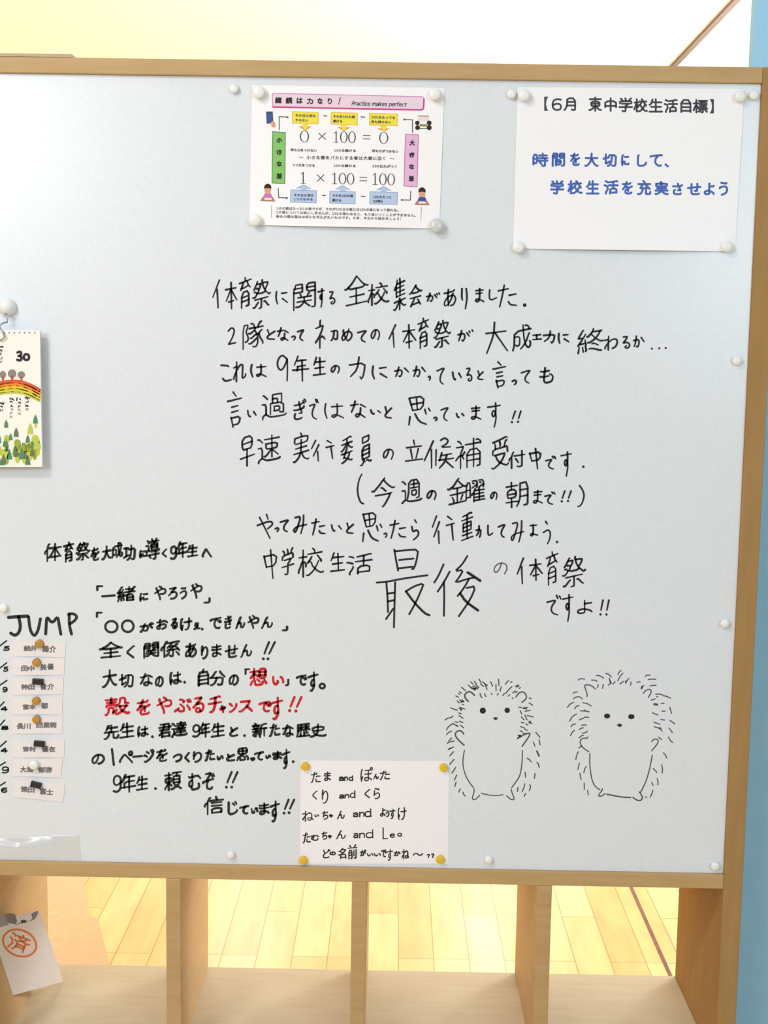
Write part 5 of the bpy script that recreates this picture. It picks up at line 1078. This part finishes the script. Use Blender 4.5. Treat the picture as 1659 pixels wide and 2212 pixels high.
for x, y, r, l in ((1131, 208, 12.5, 'white knob magnet on the top left corner of the blue-lettered sheet'),
                   (1597, 210, 12, 'white knob magnet on the top right corner of the blue-lettered sheet'),
                   (1119, 534, 13, 'white knob magnet on the bottom left corner of the blue-lettered sheet'),
                   (1569, 534, 12, 'white knob magnet on the bottom right corner of the blue-lettered sheet')):
    knob(x, y, r, M_white, l, PB, 'magnets holding the blue-lettered sheet')
for x, y, l in ((659.5, 1654, 'top left'), (958.5, 1657, 'top right'), (655.5, 1857, 'bottom left'), (951, 1855, 'bottom right')):
    disc_magnet(x, y, 9, M_yellow, 'yellow round magnet on the %s corner of the handwritten note' % l, 'yellow magnets on the note', 0.0009)
for x, y, r, m, j in ((86, 1390, 9.3, M_gold, 0), (80, 1430, 9, M_gold, 1), (79, 1513, 8.8, M_gold, 3), (80, 1553, 8.8, M_gold, 4)):
    disc_magnet(x, y, r, m, 'gold round magnet on the %s name strip' % ORD[j], 'magnets on the name strips', 0.0016)
for x, y, a_, j in ((83, 1471.5, 3, 2), (86, 1605.5, 5, 5), (79, 1694, 14, 7)):
    p = at(x, y, BY - 0.0016)
    v, f = box_data(-.0075, .0075, -.005, 0, -.0041, .0041, .0008)
    R_ = Matrix.Rotation(math.radians(a_ * 1.0), 3, 'Y')
    o = link_mesh('magnet', [R_ @ Vector(q) for q in v], f, M_blackm)
    o.location = p
    tag(o, 'black oblong magnet on the %s name strip' % ORD[j], 'magnet', 'magnets on the name strips')
knob(75, 1650, 10.5, M_white, 'white knob magnet on the second from the bottom name strip', 0.0016, 'magnets on the name strips')

# ------------------------------------------------------------------ calendar hanging from a magnet hook
hk = thing('magnet_hook', at(18, 660, BY), 'large white ball magnet with a steel wire hook at the left edge of the board', 'magnet hook')
p0 = at(17, 664, BY)
R = 0.0115
lathe('magnet_base', [(R, 0), (R * 1.06, .002), (R * 1.02, .006), (R * .9, .010), (R * .66, .014), (R * .3, .0162), (R * .05, .0167)], M_white, hk, p0)
tube('hook', [p0 + Vector(q) for q in ((.0, -.012, -.008), (.003, -.014, -.014), (.0035, -.015, -.020), (-.003, -.017, -.022), (-.006, -.020, -.026), (-.001, -.022, -.034), (.002, -.022, -.040), (-.004, -.021, -.045), (-.010, -.020, -.040))], .0011, M_steel, hk)
cal = thing('calendar', at(-40, 1008, BY - .009), 'narrow white hanging calendar with a painted rainbow and green trees at the left edge', 'calendar')
YF, YK = BY - .018, BY - .011
TX = lambda x, y: (x / 4.6083, 600 + y / 4.6083)
def calsurf(y):
    return lambda px, py, k: at(px, py, y - 0.00012 * k)
cs = Sheet(TX(-760, 505), TX(396, 524), TX(419, 1884), TX(-760, 1884), lambda u, v: 0.0, BY - YF)
cs.mesh('front_page', mat('calendar_page', srgb(252, 248, 240), 0.7, 0.3), cal, 4, 6, 0.0006)
Sheet(TX(-760, 530), TX(392, 530), TX(419, 1884), TX(-760, 1884), lambda u, v: 0.0, BY - YF - 0.0008).mesh('page_block', M_card, cal, 2, 2, 0.007)
k = Ink(calsurf(YF))
for x in range(-600, 360, 51):
    k.disc(*TX(x + 28, 547), 8 / 4.608, M_fine, 1)
k.build('binding_holes', cal)
k = Ink(calsurf(YF))
CM = {n: mat('paint_' + n, srgb(*c), 0.75, 0.2) for n, c in dict(red=(228, 96, 60), orange=(240, 140, 50), gold=(240, 196, 66), lemon=(222, 214, 70), lime=(206, 206, 96), grey=(150, 138, 132), dgreen=(96, 140, 104),
    teal=(84, 150, 110), leaf=(200, 208, 84), moss=(160, 176, 66), dark=(122, 124, 104), blush=(246, 226, 210), char=(70, 62, 60), ash=(176, 164, 160)).items()}
arc = [(-760, 1500), (-560, 1290), (-380, 1150), (-180, 1070), (0, 1040), (100, 1024), (200, 1026), (300, 1058), (392, 1110)]
for d, m, w_ in ((8, 'red', 36), (36, 'orange', 36), (66, 'gold', 36), (94, 'lemon', 36), (118, 'lime', 24)):
    k.stroke(smooth([TX(x, y + d) for x, y in arc], 2), w_ / 4.608, CM[m], 1)
for x, y, rx, ry in ((-270, 975, 34, 40), (-130, 960, 36, 44), (28, 965, 32, 38), (120, 955, 42, 44), (212, 966, 38, 36)):
    k.disc(*TX(x, y), rx / 4.608, CM['grey'], 2, ry / 4.608)
    k.stroke([TX(x, y + 32), TX(x + 2, y + 62)], 5, CM['red'], 2)
rt = random.Random(4)
for j in range(110):
    x, y = rt.uniform(-740, 400), rt.uniform(1600, 1835)
    h, wd = rt.uniform(60, 110), rt.uniform(18, 32)
    m = rt.choice(['dgreen', 'teal', 'leaf', 'leaf', 'moss', 'moss', 'dark', 'leaf'])
    if m in ('leaf', 'moss'):
        k.disc(*TX(min(x, 372), y), wd / 4.608 * 1.2, CM[m], 2 + j % 5, h / 9.2)
    else:
        k.poly([TX(x, y - h / 2), TX(x + wd * .6, y), TX(x + wd, y + h / 2), TX(x - wd, y + h / 2), TX(x - wd * .6, y)][::-1], CM[m], 2 + j % 5)
for x, y, m, h in ((352, 1405, 'teal', 90), (300, 1500, 'leaf', 110), (355, 1462, 'leaf', 50), (60, 1450, 'dgreen', 80), (160, 1535, 'dark', 95), (105, 1580, 'teal', 70), (275, 1600, 'dgreen', 80), (360, 1655, 'leaf', 110), (215, 1750, 'teal', 110), (35, 1800, 'dark', 90), (320, 1730, 'dark', 90)):
    k.poly([TX(x, y - h / 2), TX(x + h * .2, y), TX(x + h * .26, y + h / 2), TX(x - h * .26, y + h / 2), TX(x - h * .2, y)][::-1], CM[m], 8)
k.build('painted_picture', cal)
k = Ink(calsurf(YF))
k.char('3', *TX(160, 725), *TX(225, 835), 5.5, M_blackp, 2)
k.char('0', *TX(225, 750), *TX(300, 830), 5.5, M_blackp, 2)
rb = random.Random(2)
for x, y0, y1 in ((8, 680, 855), (-120, 680, 860), (15, 1240, 1330), (115, 1195, 1390), (190, 1200, 1370), (268, 1190, 1320), (-90, 1200, 1380), (-180, 1200, 1380)):
    y = y0
    while y < y1:
        s = 34 if y == y0 else 20
        for q in range(3):
            k.stroke([TX(x + rb.uniform(-s, s) * .8, y + rb.uniform(-6, 10)), TX(x + rb.uniform(-s, s) * .8, y + rb.uniform(4, 24))], (12 if y == y0 else 8) / 4.608, CM['char'] if y - y0 < 80 else CM['ash'], 2)
        y += 36
k.build('brush_writing', cal)['kind'] = 'stuff'

# ------------------------------------------------------------------ things in the cubby and on top
tb = box('thin_board', -0.90, -0.4343, 0.0, 0.20, TOPZ + 0.0002, TOPZ + 0.0042, mat('grey_beige_board', srgb(196, 172, 140), 0.6, 0.3))
recenter(tb, Vector((-0.66, 0.1, TOPZ)))
tag(tb, 'thin beige board lying on top of the shelf unit at the left end', 'board')

# mat lying on the floor behind the unit
mo = [(-0.57, 0.80), (-0.665, 1.085), (-0.69, 1.10), (-0.80, 1.48), (-0.98, 2.0), (-2.1, 1.7), (-1.6, 0.5)]
v = [(x, y, 0.0005) for x, y in mo] + [(x, y, 0.007) for x, y in mo]
n = len(mo)
fm = link_mesh('floor_mat', v, [tuple(range(n))[::-1], tuple(range(n, 2 * n))] + [(j, (j + 1) % n, n + (j + 1) % n, n + j) for j in range(n)], speckle('beige_mat', srgb(226, 180, 138), srgb(232, 188, 148), 50.0, 0.9, 0.1))
recenter(fm, Vector((-1.2, 1.2, 0.0)))
tag(fm, 'beige mat on the floor seen through the leftmost cubby', 'mat')

# stamped card leaning in the leftmost cubby
def ray_x(px, py, X):
    q = at(px, py, 1.0)
    d = q - CAM
    return CAM + d * ((X - CAM.x) / d.x)
def ray_plane(px, py, p, n):
    d = at(px, py, 1.0) - CAM
    return CAM + d * ((p - CAM).dot(n) / d.dot(n))
br_ = at(137, 2120, 1.0)
d_ = br_ - CAM
BR = CAM + d_ * ((0.2976 - CAM.z) / d_.z)
BL = ray_x(28, 2150, -0.5572)
TL = ray_x(-23, 1990, -0.5572)
NR = (BL - BR).cross(TL - BR).normalized()
if NR.y > 0:
    NR = -NR
card = thing('stamped_card', BR, 'white card with an orange round stamp leaning in the leftmost cubby', 'card')
def cardsurf(px, py, k):
    return ray_plane(px, py, BR, NR) + NR * (0.00015 * k)
cc = ((-24, 1989), (86, 1968), (137, 2120), (28, 2150))
v = [cardsurf(*c, 0) for c in cc] + [cardsurf(*c, -4) for c in cc]
link_mesh('card_sheet', v, [(3, 2, 1, 0), (4, 5, 6, 7), (0, 1, 5, 4), (1, 2, 6, 5), (2, 3, 7, 6), (3, 0, 4, 7)], M_card, card)
M_or = mat('orange_stamp_ink', srgb(232, 132, 72), 0.7, 0.2)
VX = lambda x, y: (x / 6.381, 1880 + y / 6.381)
k = Ink(cardsurf)
n = 40
th = math.radians(22)
ring = []
for j in range(n):
    a_ = 6.28319 * j / n
    ex, ey = 236 * math.cos(a_), 178 * math.sin(a_)
    ring.append(VX(270 + ex * math.cos(th) - ey * math.sin(th), 1002 + ex * math.sin(th) + ey * math.cos(th)))
k.stroke(ring, 4.2, M_or, 1, closed=True)
st = glyph('済')
for s in st:
    q = []
    for x, y in s:
        gx, gy = (x - .5) * 330, (y - .5) * 270
        q.append(VX(258 + gx * math.cos(th) - gy * math.sin(th) * .9, 1000 + gx * math.sin(th) * .9 + gy * math.cos(th)))
    k.stroke(smooth(q, 1), 4.0, M_or, 1)
tag(k.build('round_stamp', card), 'orange round stamp')
k = Ink(cardsurf)
MG = {n_: mat('print_' + n_, srgb(*c), 0.7, 0.2) for n_, c in dict(mid=(138, 136, 140), dim=(168, 164, 168), deep=(92, 90, 94)).items()}
k.poly([VX(*p) for p in ((-120, 735), (-120, 800), (20, 778), (120, 750), (60, 600), (-60, 640))][::-1], MG['dim'], 1)
k.poly([VX(*p) for p in ((60, 610), (105, 720), (210, 745), (235, 700), (205, 600), (120, 590))][::-1], MG['mid'], 2)
k.poly([VX(*p) for p in ((285, 690), (290, 730), (350, 722), (365, 690), (330, 682))][::-1], MG['deep'], 2)
k.poly([VX(*p) for p in ((430, 600), (450, 660), (420, 690), (370, 715), (400, 708), (480, 670), (520, 600), (522, 560), (490, 565))][::-1], MG['mid'], 2)
k.poly([VX(*p) for p in ((215, 740), (220, 752), (380, 712), (372, 700))][::-1], MG['dim'], 1)
k.build('printed_picture', card)
